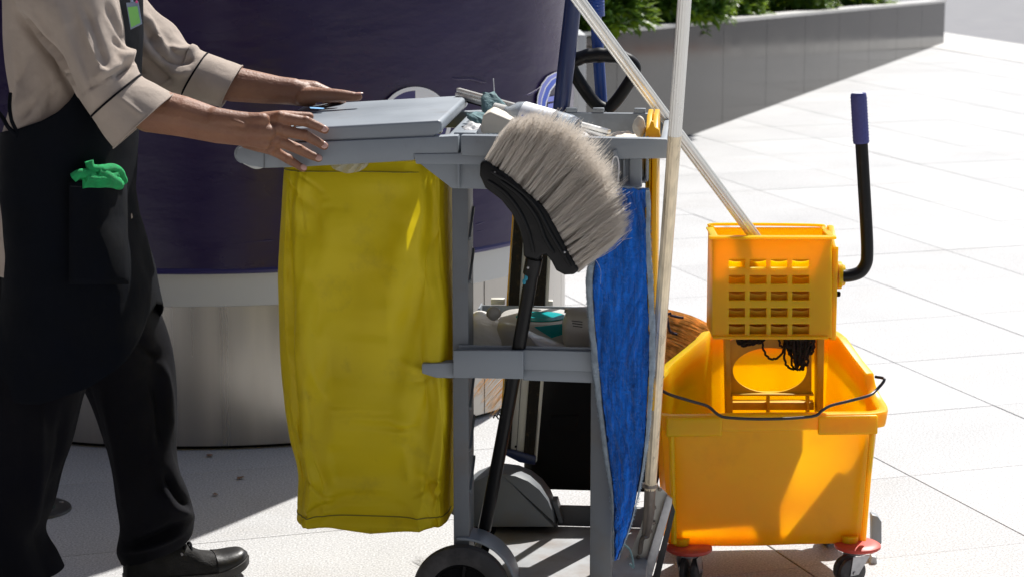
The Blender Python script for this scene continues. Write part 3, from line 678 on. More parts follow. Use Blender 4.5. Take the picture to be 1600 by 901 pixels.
tube(bm, [rings[i0][k] - FR.n * .0012 for k in range(157, 297)], .0012, 6); obj('bottom_seam', bm, M['bagseam'], BG)
tube(bm := newbm(), [rings[7][k] - FR.n * .001 for k in range(157, 297)], .0012, 6); obj('top_hem', bm, M['bagseam'], BG)
# liner lip showing under the beam
LN = newbm(); vs = []
for i in range(9):
    row = []
    for j in range(17):
        x = 513 + 64 * j / 16; dep = math.sin(PI * j / 16) ** .6 * 17 * i / 8; p = FR.P(x, 254 + dep, .012) ; p -= FR.n * (.004 * math.sin(j * 1.3 + i * .6) - .002); row.append(LN.verts.new(p))
    vs.append(row)
for a, b in zip(vs, vs[1:]):
    for j in range(16): LN.faces.new((a[j], a[j + 1], b[j + 1], b[j]))
lt = thing('bin_liner', 'translucent liner inside the yellow bag with its lip peeping out below the beam', 'bin liner', tuple(FR.P(568, 820, .2)))
obj('lip', LN, M['liner'], lt)
bm = newbm(); rs_ = []
for i in range(5, len(rows), 10):
    r_ = rings[i]; c = sum(r_, V()) / len(r_); f_ = .83 if i < 150 else .76
    rs_.append([c + (p - c) * f_ + FR.n * (.012 * nz(p, 7, 44)) + (c - p) * (.05 * nz(p, 12, 9)) for p in r_[::2]])
faces_from(bm, rs_, True, (False, True)); obj('sack', bm, M['liner'], lt, ang=80)

# ---------------------------------------------------------------- things in the tray top
def FP(px, py, v): return FR.P(px, py, v)
sq = thing('window_squeegee', 'silver channel window squeegee lying slantwise across the tray top', 'squeegee', tuple(FP(830, 175, .3)))
A_, B_ = FP(716, 147, .47), FP(952, 213, .17)
dq = (B_ - A_).normalized(); sd_ = dq.cross(V((0, 0, 1))).normalized(); up2 = sd_.cross(dq)
def barx(bm, A_, B_, o, w_, h): q = [A_ + sd_ * (o[0] + x) + up2 * (o[1] + y) for x, y in ((-w_, -h), (w_, -h), (w_, h), (-w_, h))]; prism(bm, q, B_ - A_)
bm = newbm(); barx(bm, A_, B_, (0, 0), .009, .0035); obj('channel', bm, M['alu'], sq, bevel=.0012)
bm = newbm(); barx(bm, A_, B_, (.001, .009), .005, .004); obj('channel_ridge', bm, M['alu'], sq, bevel=.001)
bm = newbm(); barx(bm, A_ - dq * .004, B_ + dq * .004, (-.006, -.008), .0012, .007); obj('rubber_blade', bm, M['black'], sq)
bm = newbm(); barx(bm, A_, B_, (.005, -.006), .003, .002); obj('clip_rail', bm, M['zinc'], sq)
ct2 = obj('cable_tie', (lambda b: (tube(b, [FP(772.5, 147, .40), FP(771, 123, .40)], .0013, 6), b)[1])(newbm()), M['prw']); tag(ct2, 'thin white cable tie end sticking up behind the squeegee', 'cable tie')

def lump(name, c, r, m, label, cat, amp=.25, fr=20., seed=0., flat=None, n=(28, 18), parent=None):
    bm = newbm(); ellips(bm, c, (r[0], 0, 0), (0, r[1], 0), (0, 0, r[2]), *n)
    displace(bm, lambda p, q: min(r) * (amp * nz(p, fr, seed) + amp * .5 * nz(p, fr * 2.3, seed + 4) + amp * .6 * (abs(nz(p, fr * 1.4, seed + 9)) - .2)))
    if flat is not None:
        for v in bm.verts: v.co.z = max(v.co.z, flat)
    o = obj(name, bm, M[m], parent, ang=70)
    if label: tag(o, label, cat)
    return o
# folded grey-teal cloths: crumpled tubes
def cloth(label, pts, rad, seed):
    bm = newbm(); P_ = sm(pts, 6); n = 26; rings = []
    for i, p in enumerate(P_):
        s = i / (len(P_) - 1); r = rad * (.55 + .45 * math.sin(PI * min(1, s * .9 + .15))); ring = []
        for k in range(n):
            a = 2 * PI * k / n; f = 1 + .28 * math.sin(3 * a + seed + s * 3) + .15 * nz((math.cos(a), math.sin(a), s * 4), 2, seed)
            ring.append(p + V((math.cos(a) * r * 1.15, math.sin(a) * r * .8, .25 * r * math.sin(a * 2))) * f)
        rings.append(ring)
    faces_from(bm, rings); o = obj('cleaning_cloth', bm, M['teal'], ang=70); tag(o, label, 'cloth', 'grey-teal cloths in the tray'); return o
cloth('taller grey-teal cloth folded to a point beside the squeegee', [FP(775, 200, .24), FP(771, 178, .26), FP(770, 160, .27), FP(766, 146, .28)], .021, 1.)
cloth('lower grey-teal cloth bunched up next to the lid corner', [FP(765, 205, .16), FP(757, 192, .17), FP(747, 182, .18), FP(737, 177, .19)], .018, 3.)
# cream folded pad
bm = newbm(); prism(bm, [FP(750, 209, .07), FP(811, 209, .07), FP(813, 194, .07), FP(766, 174, .07), (FP(754, 181, .07))], FR.n * .09)
o = obj('folded_pad', bm, M['paper'], bevel=.006, seg=3); tag(o, 'cream folded pad standing in the tray left of the brush', 'pad')
# bottle lying on its side
bt = thing('spray_bottle', 'cloudy plastic bottle with white cap and blue print lying across the tray', 'bottle', tuple(FP(810, 190, .2)))
a, b = FP(771, 170, .17), FP(905, 208, .12); ax = (b - a).normalized()
L_ = (b - a).length
bm = newbm(); lathe(bm, a, ax, [(0, .004), (.001, .0125), (.024, .0135), (.026, .012)], 20); obj('cap', bm, M['jug'], bt)
bm = newbm(); lathe(bm, a, ax, [(.024, .011), (.032, .0125), (.048, .027), (.062, .031), (L_ - .02, .031), (L_ - .006, .027), (L_, .01)], 28); bb = obj('bottle_body', bm, M['clear'], bt)
bm = newbm(); lathe(bm, a, ax, [(.064, .0314), (.130, .0314)], 28, caps=(False, False)); obj('bottle_label', bm, M['prw'], bt)
for (px, py, s) in ((815, 181.5, 2.0), (822, 184, 1.1), (829, 184.5, 1.3), (836, 187, 1.0), (843, 189, 1.2)):
    c = FP(px, py, .115); bm = newbm(); ellips(bm, c, (s * .0012, 0, 0), (0, .0008, 0), (0, 0, s * .0012), 8, 5); obj('print_mark', bm, M['fluid'], bt)
# white film and cloths heaped in the tray
def heap(label, x0, x1, v0, v1, zt, amp, m='film', seed=0., nm='plastic_film', cat='plastic film'):
    bm = newbm(); vs = []; nu, nv = 56, 26
    for j in range(nv):
        row = []
        for i in range(nu):
            s, t2 = i / (nu - 1), j / (nv - 1); e = (math.sin(PI * s) * math.sin(PI * t2)) ** .35
            p = FR.W(x0 + (x1 - x0) * s, v0 + (v1 - v0) * t2, 0); h = nz(p, 16, seed) * .5 + abs(nz(p, 33, seed)) * .5 + .25 * nz(p, 70, seed)
            row.append(bm.verts.new(p + V((0, 0, zr - .08 + (zt - zr + .08) * e + amp * h * e))))
        vs.append(row)
    for A1, B1 in zip(vs, vs[1:]):
        for i in range(nu - 1): bm.faces.new((A1[i], A1[i + 1], B1[i + 1], B1[i]))
    o = obj(nm, bm, M[m], ang=80); tag(o, label, cat); return o
heap('crumpled white plastic film heaped behind the brush in the tray', U(800), U(945), .03, .30, zr - .004, .020, seed=2.)
heap('off-white rag lying in the right end of the tray', U(925), U(1006), .04, .36, zr - .014, .016, 'paper', 6., 'rag', 'rag')
lump('string_knot', FP(1000, 200, .10), (.012, .012, .022), 'paper', 'knotted off-white string tuft against the tray end wall', 'string', .5, 45, 3)
lump('crumpled_tissue', FP(740, 206, .09), (.022, .03, .016), 'film', 'crumpled clear wrapper wedged between lid and divider', 'wrapper', .5, 40, 8)

# ---------------------------------------------------------------- things on the middle shelf
zf = zsh - .05
def sheetlump(label, secs, m, nm, cat, amp, seed, ex=2., n=44):
    S = sec_interp(secs, 7); rings = [sec_ring(s, n, ex) for s in S]
    bm = newbm(); faces_from(bm, rings); displace(bm, lambda p, q: amp * (nz(p, 14, seed) + .5 * nz(p, 36, seed) + .7 * abs(nz(p, 24, seed + 2))))
    o = obj(nm, bm, M[m], ang=75); tag(o, label, cat); return o
sheetlump('crumpled milky plastic bag bulging over the shelf behind the brush pole', [((734, 492), (728, 510), 4.54, .03), ((752, 490), (735, 540), 4.54, .06), ((790, 500), (770, 556), 4.54, .07), ((830, 515), (815, 560), 4.54, .06), ((880, 535), (870, 560), 4.54, .04)], 'film', 'plastic_bag', 'plastic bag', .010, 5.)
sheetlump('twisted strip of cloudy film in front of the turquoise bottle', [((820, 512), (818, 520), 4.37, .02), ((850, 526), (840, 545), 4.37, .03), ((885, 540), (875, 556), 4.37, .02)], 'film', 'film_strip', 'film', .006, 15.)
lump('white_flap', FP(772, 489, .16), (.016, .01, .014), 'jug', 'small white card flap standing behind the milky bag', 'card', .3, 30, 2)
tb = thing('detergent_bottle', 'flat white bottle with turquoise liquid lying on the middle shelf', 'bottle', tuple(FP(835, 520, .2)))
bm = newbm(); rg = []
for z, f in ((zf + .002, .9), (zf + .02, 1), (Zc(505, .25), 1.02), (Zc(499, .25), .98), (Zc(494, .25), .9)):
    rg.append([FR.W(U(838, 500, .25) + .082 * f * math.copysign(abs(math.cos(t_)) ** .6, math.cos(t_)), .25 + .095 * f * math.copysign(abs(math.sin(t_)) ** .6, math.sin(t_)), z) for t_ in [2 * PI * k / 36 for k in range(36)]])
faces_from(bm, rg); obj('shell', bm, M['jug'], tb, ang=60)
bm = newbm(); cq = FR.W(U(842, 500, .25) + .005, .24, rg[-1][0].z + .001); lathe(bm, cq, (0, 0, 1), [(0, .052), (.002, .05), (.002, .03), (.0005, .02), (.0005, .001)], 36); obj('liquid_window', bm, M['turq'], tb)
bm = newbm(); prism(bm, [FP(835, 510, .148), FP(888, 504, .148), (FP(888, 519, .148)), FP(862, 527, .148)], -FR.n * .004); obj('turquoise_label', bm, M['turq'], tb)
jg = thing('white_jug', 'milky white plastic jug lying on its side against the blue mop pad', 'jug', tuple(FP(905, 520, .15)))
bm = newbm(); rg = []
for f, s in ((0, .55), (.06, .88), (.14, 1), (.55, 1.02), (.9, 1.0), (1, .85)):
    cx_ = FR.P(880, 512, .15) + FR.u * (.11 * f) + V((0, 0, .004 * f))
    rg.append([cx_ + FR.n * (.055 * s * math.copysign(abs(math.cos(t_)) ** .55, math.cos(t_))) + V((0, 0, .040 * s * math.copysign(abs(math.sin(t_)) ** .55, math.sin(t_)) - .002)) for t_ in [2 * PI * k / 32 for k in range(32)]])
faces_from(bm, rg); obj('jug_body', bm, M['jug'], jg, bevel=0, ang=50)
bm = newbm(); tube(bm, sm([FP(882, 484, .22), FP(900, 486, .22), FP(918, 490, .21)], 5), .008, 10, rx=.7); obj('jug_handle', bm, M['jug'], jg)
for k in range(3):
    bm = newbm(); prism(bm, [FP(893 + k, 500 + 4 * k, .094), FP(910, 502 + 4 * k, .094), FP(910, 503.2 + 4 * k, .094), FP(893 + k, 501.2 + 4 * k, .094)], FR.n * .0006); obj('embossed_line', bm, M['stitch'], jg)

# ---------------------------------------------------------------- white bristle broom
FV = -.058
br = thing('soft_broom', 'broom with pale splayed bristles and black block held head up on the cart front', 'broom', tuple(FP(757, 825, .10)))
blk = [(750, 255), (749.5, 275), (758, 294), (783, 313), (799, 333), (811, 359), (817, 382), (818, 402), (838, 407), (845, 400), (853, 398), (861, 408), (869, 423), (882, 430), (897, 429.5), (905, 422), (900, 414), (890, 399), (870, 359), (850, 324), (826, 304), (798, 278), (775, 262), (758, 250)]
bm = newbm(); S_p = [FR.P(x, y, FV - .022) for x, y in blk]; prism(bm, S_p, FR.n * .046); obj('brush_block', bm, M['black'], br, bevel=.007, seg=3)
# moulded ridges
for pts in (((762, 282), (790, 302), (812, 330), (826, 362), (834, 396)), ((783, 283), (812, 305), (838, 338), (852, 372), (866, 396)), ((768, 268), (800, 288), (836, 320), (862, 366), (892, 416))):
    bm = newbm(); P_ = sm([FR.P(x, y, FV - .0235) for x, y in pts], 5); tube(bm, P_, [.002] + [.0035] * (len(P_) - 2) + [.002], 8); obj('block_ridge', bm, M['black'], br)
for (x, y) in ((773, 270), (882, 394), (825, 418)):
    bm = newbm(); lathe(bm, FR.P(x, y, FV - .024), -FR.n, [(0, .0025), (.0015, .0022), (.002, .001)], 10); obj('screw', bm, M['zinc'], br)
hp = [FR.P(x, y, v) for x, y, v in ((838, 392, -.050), (832, 420, -.042), (810, 546, .010), (782, 700, .062), (757, 826, .105))]
bm = newbm(); tube(bm, sm(hp, 4), .0135, 20); hd = obj('handle', bm, M['black'], br)
bm = newbm(); tube(bm, [FR.P(835, 402, -.050), FR.P(830, 428, -.042)], .0165, 20); obj('socket', bm, M['black'], br, bevel=.001)
for (x, y) in ((822, 434), (819, 440)):
    bm = newbm(); ellips(bm, FR.P(x, y, -.055), (.0035, 0, 0), (0, .001, 0), (0, 0, .006), 8, 6); obj('paint_speck', bm, mat('teal_paint', (.01, .22, .32), .5), br)
for (x, y) in ((776, 650), (771, 652), (799, 585)):
    bm = newbm(); tube(bm, sm([FR.P(x, y, .0), FR.P(x + 3, y - 4, -.006), FR.P(x + 8, y + 2, -.004)], 4), .0016, 6); obj('wire_scrap', bm, M['black'], br)
root = sm([(756, 252, 0), (785, 268, 0), (815, 293, 0), (843, 318, 0), (868, 355, 0), (888, 395, 0), (903, 424, 0)], 10)
tip = sm([(796, 192, 0), (838, 184, 0), (886, 196, 0), (928, 232, 0), (957, 280, 0), (972, 335, 0), (968, 372, 0)], 10)
def along(c, s): f = s * (len(c) - 1); i = min(int(f), len(c) - 2); return c[i].lerp(c[i + 1], f - i)
def bristle(bm, pts, r):
    rings = []
    t_ = (pts[-1] - pts[0]).normalized(); a = t_.cross(V((0, 1, 0))).normalized(); b = t_.cross(a)
    for i, p in enumerate(pts):
        q = r * (1 - .55 * i / (len(pts) - 1)); rings.append([p + a * q, p + (-a * .5 + b * .87) * q, p + (-a * .5 - b * .87) * q])
    faces_from(bm, rings, True, (False, False))
bm = newbm(); rnd = random.Random(3)
for tuft in range(560):
    s = rnd.random(); dv = rnd.uniform(-1, 1); rt = along(root, s); tp = along(tip, s)
    tuftlen = rnd.gauss(1, .07); sp = rnd.gauss(0, .016)
    for k in range(15):
        tp2 = along(tip, min(1, max(0, s + sp + rnd.gauss(0, .018))))
        ln = tuftlen * rnd.gauss(1, .06); w_ = rnd.gauss(0, .006)
        a = FR.P(rt.x + rnd.gauss(0, 1.), rt.y + rnd.gauss(0, 1.), FV + dv * .017 + rnd.gauss(0, .001)); e = FR.P(rt.x + (tp2.x - rt.x) * ln * .95, rt.y + (tp2.y - rt.y) * ln * .95, FV + dv * .036 + w_)
        m1 = a.lerp(e, .4) + V((rnd.gauss(0, .0015), rnd.gauss(0, .002), rnd.gauss(0, .0015))); m2 = a.lerp(e, .75) + V((rnd.gauss(0, .003), rnd.gauss(0, .003), rnd.gauss(0, .003)))
        bristle(bm, (a, m1, m2, e), .00055)
for k in range(46):      # stray long fibres
    s = rnd.choice([rnd.random(), .9 + .1 * rnd.random(), .9 + .1 * rnd.random()]); rt = along(root, s); tp = along(tip, s); f = rnd.uniform(1.05, 1.28)
    a = FR.P(rt.x, rt.y, FV); e = FR.P(rt.x + (tp.x - rt.x) * f + rnd.gauss(0, 6), rt.y + (tp.y - rt.y) * f + rnd.gauss(0, 6), FV - .02)
    mdl = a.lerp(e, .6) + V((rnd.gauss(0, .006), 0, rnd.gauss(0, .006))); bristle(bm, sm([a, mdl, e], 3), .0006)
for pts in (((918, 408), (935, 396), (950, 380), (988, 372)), ((905, 412), (925, 402), (938, 420), (938, 445)), ((915, 400), (950, 375), (984, 344))):
    bristle(bm, sm([FR.P(x, y, FV - .01) for x, y in pts], 4), .0007)
obj('bristles', bm, M['bris'], br, kind='stuff', smooth=True, ang=180)

# ---------------------------------------------------------------- blue flat mop pad
mp_ = thing('flat_mop_pad', 'long royal blue microfibre mop pad with grey edge hanging by a string', 'mop pad', tuple(FP(962, 870, -.03)))
ml = sm([V(q) for q in ((958, 292, 0), (938, 340, 0), (922, 400, 0), (916, 440, 0), (919, 500, 0), (927, 580, 0), (934, 640, 0), (944, 710, 0), (953, 770, 0), (956, 830, 0), (958, 876, 0))], 16)
mr_ = sm([V(q) for q in ((1014, 297, 0), (1016, 350, 0), (1018, 400, 0), (1021, 460, 0), (1023, 520, 0), (1022, 580, 0), (1018, 640, 0), (1012, 700, 0), (1002, 760, 0), (988, 815, 0), (966, 873, 0))], 16)
def padpt(s, t2, side):
    i = s * (len(ml) - 1); l, r = along(ml, s), along(mr_, s)
    x = l.x + (r.x - l.x) * t2; y = l.y + (r.y - l.y) * t2
    e = math.sqrt(max(0, 1 - (2 * t2 - 1) ** 2)) ** .45
    v = -.030 + .014 * math.sin(s * 4 + t2 * 2) * s + .01 * s
    return FR.P(x, y, v - side * .009 * e)
def padmesh(t0, t1, m, nm, ncol, amp, extra=0.):
    bm = newbm(); NR = 300; rings = []
    for i in range(NR + 1):
        s = i / NR
        f = [padpt(s, t0 + (t1 - t0) * k / ncol, 1) - FR.n * extra for k in range(ncol + 1)]; b = [padpt(s, t0 + (t1 - t0) * k / ncol, -1) + FR.n * extra for k in range(ncol, -1, -1)]
        rings.append(f + b)
    faces_from(bm, rings)
    displace(bm, lambda p, q: amp * (.9 * (1 - 2.4 * abs(nz((p.x * 48 + 1.2 * math.sin(p.z * 14), p.y * 6, p.z * 6), 1, 2))) + .5 * nz((p.x * 190, p.y * 60, p.z * 55), 1, 1) + .45 * nz(p, 380, 3)))
    return obj(nm, bm, M[m], mp_, ang=180)
padmesh(.085, .925, 'blue', 'microfibre_face', 46, .0056)
padmesh(-.01, .10, 'bind', 'edge_binding', 8, .0022, .0034); padmesh(.915, 1.01, 'bind', 'edge_binding', 8, .0022, .0034)
bm = newbm(); tube(bm, [padpt(.003, k / 12, 0) + V((0, 0, .001)) for k in range(13)], .0045, 8); displace(bm, lambda p, q: .001 * nz(p, 300)); obj('edge_binding', bm, M['bind'], mp_)
bm = newbm(); tube(bm, sm([FP(957, 296, -.03), FP(956, 265, -.02), FP(959, 247, -.018), FP(965, 247, -.018), FP(967, 265, -.02), FP(964, 296, -.03)], 6), .0016, 6); obj('string_loop', bm, M['prw'], mp_)
bm = newbm(); tube(bm, sm([FP(975, 850, -.03), FP(985, 860, -.03), FP(990, 885, -.03), FP(984, 880, -.03)], 5), .0022, 6); obj('loose_strap', bm, M['teal'], mp_)
# fuzz on the pad and its edges
bm = newbm(); rnd = random.Random(9)
for k in range(2600):
    s = rnd.random(); ed = rnd.random() < .5; t2 = rnd.choice([-.01, 1.01]) if ed else rnd.uniform(.02, .98)
    p = padpt(s, min(1, max(0, t2)), 1); d = V((rnd.gauss(0, 1) + (1.2 if t2 > 1 else -1.2 if t2 < 0 else 0), -abs(rnd.gauss(0, 1)), rnd.gauss(-.3, 1))).normalized() * rnd.uniform(.002, .0045)
    if ed: bristle(bm, (p - d * .3, p + d * .8), .0005)
obj('edge_fuzz', bm, M['bind'], mp_, kind='stuff')

# ---------------------------------------------------------------- folded yellow sign in the end slot
fs = thing('folded_floor_sign', 'folded yellow plastic floor sign hanging in the end slot of the cart', 'sign', tuple(FP(1020, 640, .15)))
for off, nm in ((0., 'sign_leaf'), (.0125, 'sign_leaf')):
    u0 = U(1007.5, 300, .04) + off; zb_, zt2 = Zc(640, .04), Zc(187, .04)
    out = [(.05, zb_), (.33, zb_), (.29, zt2 - .03), (.25, zt2), (.13, zt2), (.06, zt2 - .035)]
    bm = newbm(); prism(bm, [FR.W(u0, v, z) for v, z in out], FR.u * .0105); obj(nm, bm, M['signy'], fs, bevel=.003)
    bm = newbm(); prism(bm, [FR.W(u0 + (-.0008 if off == 0 else .0105), v, z) for v, z in ((.10, zb_ + .1), (.28, zb_ + .1), (.25, zt2 - .1), (.12, zt2 - .1))], FR.u * .0008); obj('sign_panel', bm, M['signy'], fs)
bm = newbm(); c0 = FP(1020, 200, .045); prism(bm, [FP(1008, 215, .042), FP(1032, 215, .042), FP(1030, 203, .042), FP(1023, 199, .042), (FP(1021, 190, .042)), FP(1017, 190, .042), FP(1014, 200, .042), FP(1009, 204, .042)], FR.n * .02); obj('sign_clip', bm, M['signy'], fs, bevel=.002)
bm = newbm(); fprism(bm, FR, [(1014.6, 252), (1016, 252), (1013.5, 640), (1012, 640)], .0475, .06); obj('sign_groove', bm, M['mustard'], fs)

# ---------------------------------------------------------------- tools behind the cart
def pole(label, a, b, r, m, extra=None, flute=0., n=24, nm='mop_pole', cat='pole', rr=None):
    t_ = thing(nm, label, cat, tuple(b)); bm = newbm(); tube(bm, [a, a.lerp(b, .5), b], rr or r, n, flute=flute); obj('shaft', bm, M[m], t_, ang=20 if flute else 40); return t_
p1 = pole('thick dark navy pole slanting up out of the tray back', P(903, -60, 4.74), P(874, 196, 4.76), .0178, 'navyp', nm='tool_pole')
p2 = pole('thinner bright blue pole with ribbed collar behind the black loop handle', P(925, -60, 4.88), P(942, 190, 4.86), .0125, 'bluep', nm='tool_pole')
bm = newbm(); tube(bm, [P(930.5, -30, 4.88), P(932, 26, 4.88)], .018, 20); cl_ = obj('collar', bm, M['bluep'], p2, bevel=.001)
for k in range(5):
    bm = newbm(); a = P(931, 2 + k * 5, 4.88); lathe(bm, a, (.03, 0, 1), [(-.0015, .018), (0, .0193), (.0015, .018)], 20, caps=(False, False)); obj('collar_ring', bm, M['bluep'], cl_)
# lobby dustpan with loop handle
dp = thing('lobby_dustpan', 'black lobby dustpan behind the cart with a black loop handle above the tray', 'dustpan', tuple(P(935, 770, 4.9)))
loop = [(946, 172), (928, 160), (905, 128), (893, 104), (905, 92), (930, 87), (960, 88), (983, 96), (992, 112), (975, 142), (958, 164), (946, 172)]
lp = sm([P(x, y, 4.82) for x, y in loop], 7); lr = []
for i in range(len(lp)):
    s = i / (len(lp) - 1); lr.append(.0138 + .0025 * math.exp(-((s - .5) / .16) ** 2) + (.0007 * math.sin(s * 110) if .35 < s < .62 else 0))
bm = newbm(); tube(bm, lp, lr, 16); obj('loop_handle', bm, M['black'], dp)
bm = newbm(); tube(bm, [P(946, 170, 4.82), P(946, 420, 4.80), P(940, 600, 4.84)], .011, 14); obj('shaft', bm, M['zinc'], dp)
bm = newbm(); prism(bm, [P(938, 160, 4.82), P(955, 160, 4.82), P(958, 180, 4.82), P(935, 180, 4.82)], V((0, .012, 0))); obj('handle_neck', bm, M['black'], dp, bevel=.004)
bm = newbm(); pan = [((838, 590), (1048, 590)), ((836, 610), (1048, 610)), ((826, 690), (1040, 690)), ((819, 735), (1032, 745)), ((826, 764), (1026, 769))]
rg = []
for i, (l, r) in enumerate(pan):
    e1, e2 = P(*l, 4.84), P(*r, 4.84); dd = [.06, .10, .2, .22, .2][i]; k = .015
    rg.append([e1 + V((k, 0, 0)), e2 - V((k, 0, 0)), e2 + V((0, k, 0)), e2 + V((0, dd, 0)), e1 + V((0, dd, 0)), e1 + V((0, k, 0))])
faces_from(bm, rg, True, (True, True)); obj('pan', bm, M['blackm'], dp, bevel=.005)
bm = newbm(); prism(bm, [P(860, 650, 4.836), P(905, 648, 4.836), P(900, 672, 4.836), P(862, 672, 4.836)], V((0, .01, 0))); obj('pan_latch', bm, M['blackm'], dp, bevel=.002)
# velcro mop frame
vf = thing('velcro_mop_frame', 'pale flat mop frame with two black velcro strips standing behind the shelf', 'mop frame', tuple(P(815, 720, 4.80)))
YV = 4.80
def quadp(nm, pts, m, dy=.006, off=0., bevel=.0015):
    bm = newbm(); prism(bm, [P(x, y, YV + off) for x, y in pts], V((0, dy, 0))); return obj(nm, bm, M[m], vf, bevel=bevel)
quadp('backing_plate', [(801, 330), (864, 330), (857, 470), (838, 722), (783, 704), (792, 470)], 'aluw', .008)
def strip_x(y, f): # interpolate plate edges
    pl = [(330, 801, 864), (470, 791.5, 857), (590, 786, 850), (722, 779, 838)]
    for a, b in zip(pl, pl[1:]):
        if y <= b[0]: k = (y - a[0]) / (b[0] - a[0]); return (a[1] + (b[1] - a[1]) * k) * (1 - f) + (a[2] + (b[2] - a[2]) * k) * f
    return pl[-1][1] * (1 - f) + pl[-1][2] * f
def strip(f0, f1, y0, y1, m, nm, off, sk=8):
    bm = newbm(); L = [P(strip_x(y, f0), y + sk * f0 * (y > 700), YV + off) for y in (y0, 400, 470, 590, y1)]; Rr = [P(strip_x(y, f1), y + sk * f1 * (y > 700), YV + off) for y in (y1, 590, 470, 400, y0)]
    prism(bm, L + Rr, V((0, .004, 0))); return obj(nm, bm, M[m], vf)
strip(.05, .30, 333, 702, 'velcro', 'velcro_strip', -.005); strip(.64, .92, 333, 712, 'velcro', 'velcro_strip', -.005)
strip(.0, .03, 333, 702, 'signy', 'edge_strip', -.006); strip(.44, .455, 333, 704, 'stitch', 'groove', -.0012); strip(.95, 1.0, 333, 712, 'aluw', 'edge_strip', -.006)
quadp('end_cap', [(779, 700), (800, 702), (838, 712), (836, 726), (812, 722), (784, 708)], 'navyp', .014, -.009, .003)
bm = newbm(); lathe(bm, P(806, 697, YV - .001), (0, -1, 0), [(0, .003), (.001, .002)], 10); obj('rivet', bm, M['blackm'], vf)
# pale hangers beside the shelf
for (x0, x1, y0, y1, lab) in ((767, 789, 467, 476, 'cream rail stub behind the shelf left of the velcro frame'), (857, 864, 470, 480, 'small white clip right of the velcro frame')):
    bm = newbm(); prism(bm, [P(x0, y1, 4.79), P(x1, y1, 4.79), P(x1, y0, 4.79), P(x0, y0, 4.79)], V((0, .02, 0))); o = obj('rail_stub', bm, M['aluw'], bevel=.002); tag(o, lab, 'rail')

# straw brooms
def straw_broom(label, roots, tips, Y, n, seed, cords=(), thick=.02, r=.0011, hand=None):
    t_ = thing('straw_broom', label, 'broom', tuple(P(*roots[0], Y))); bm = newbm(); rnd = random.Random(seed)
    for k in range(n):
        s = rnd.random(); rt = (roots[0][0] + (roots[1][0] - roots[0][0]) * s, roots[0][1] + (roots[1][1] - roots[0][1]) * s); tp = (tips[0][0] + (tips[1][0] - tips[0][0]) * s, tips[0][1] + (tips[1][1] - tips[0][1]) * s)
        f = rnd.gauss(.98, .05); dv = rnd.gauss(0, 1); a = P(rt[0], rt[1], Y + dv * thick * .4); e = P(rt[0] + (tp[0] - rt[0]) * f + rnd.gauss(0, 1), rt[1] + (tp[1] - rt[1]) * f + rnd.gauss(0, 2), Y + dv * thick)
        m_ = a.lerp(e, .55) + V((rnd.gauss(0, .003), 0, rnd.gauss(0, .003) + .006)); bristle(bm, sm([a, m_, e], 3), r)
    obj('straw', bm, M['straw'], t_, kind='stuff')
    for c in cords:
        bm = newbm(); tube(bm, sm([P(x, y, Y - thick * 2.2) for x, y in c], 5), .003, 8); obj('binding_cord', bm, M['cord'], t_)
    if hand: bm = newbm(); tube(bm, [P(*hand[0], Y), P(*hand[1], Y)], .012, 12); obj('stick', bm, M['wood'], t_)
    return t_
straw_broom('straw broom whose brown bristles fan out behind the yellow bucket', [(1008, 520), (1000, 585)], [(1048, 487), (1122, 530)], 5.12, 30, 4)
straw_broom('dense brown straw broom head lying between cart and yellow bucket', [(1025, 478), (1020, 600)], [(1118, 512), (1062, 640)], 5.10, 1500, 5, (((1042, 495), (1046, 515), (1052, 520), (1058, 522)), ((1047, 492), (1060, 495), (1068, 496)), ((1043, 490), (1049, 489))), .022, .0013)
straw_broom('wispy tan straw broom tips showing below the shelf beside the leg', [(800, 545), (830, 590)], [(738, 612), (770, 650)], 5.05, 70, 6, (), .02, .0006)

# aluminium pole with floor scraper in front of the cart end
sc_ = thing('floor_squeegee', 'upright aluminium poled floor squeegee with metal head leaning by the cart end', 'squeegee', tuple(P(1010, 900, 4.5)))
bm = newbm(); tube(bm, [P(1076, -90, 4.10), P(1065, 63, 4.135), P(1054.2, 212, 4.169)], [.0130, .0130, .0130], 30, flute=.07); obj('shaft', bm, M['alu'], sc_, ang=20)
bm = newbm(); tube(bm, [P(1054.3, 211, 4.169), P(1034, 480, 4.28), P(1016, 762, 4.44)], [.0130, .0127, .0122], 30, flute=.05); obj('lower_shaft', bm, mat('tube_reflection_tint', (.78, .66, .47), .3, metal=.4, var=.22, vs=12, stretch=(6, 6, .2), bump=.1), sc_, ang=20)  # golden colour paints in the yellow reflection along the lower pole
bm = newbm(); tube(bm, [P(1016, 756, 4.44), P(1014, 800, 4.46), P(1009, 836, 4.48)], [.0145, .0145, .011], 20, rx=.8); obj('socket', bm, M['steelb'], sc_)
bm = newbm(); tube(bm, [P(1016, 755, 4.44), P(1016, 760, 4.44)], .0165, 20); obj('socket_ring', bm, M['steelb'], sc_)
def sqp(nm, pts, m, y=4.50, dy=.004, bevel=.001): bm = newbm(); prism(bm, [P(a, b, y) for a, b in pts], V((0, dy, 0))); return obj(nm, bm, M[m], sc_, bevel=bevel)
sqp('head_plate', [(1021, 758), (1028, 757), (1043, 771), (1004, 906), (968, 906), (1000, 826)], 'aluw', 4.50)
sqp('rubber_holder', [(1042, 772), (1051, 779), (1050, 788), (1017, 906), (1001, 906)], 'zinc', 4.485, .012, .003)
sqp('blade_edge', [(1051, 786), (1055, 798), (1030, 906), (1019, 906)], 'rubber', 4.492, .006)
bm = newbm(); tube(bm, sm([P(1010, 834, 4.47), P(1003, 842, 4.48), P(1000, 862, 4.49)], 4), .010, 10, rx=.5); obj('curved_bracket', bm, M['steelb'], sc_)
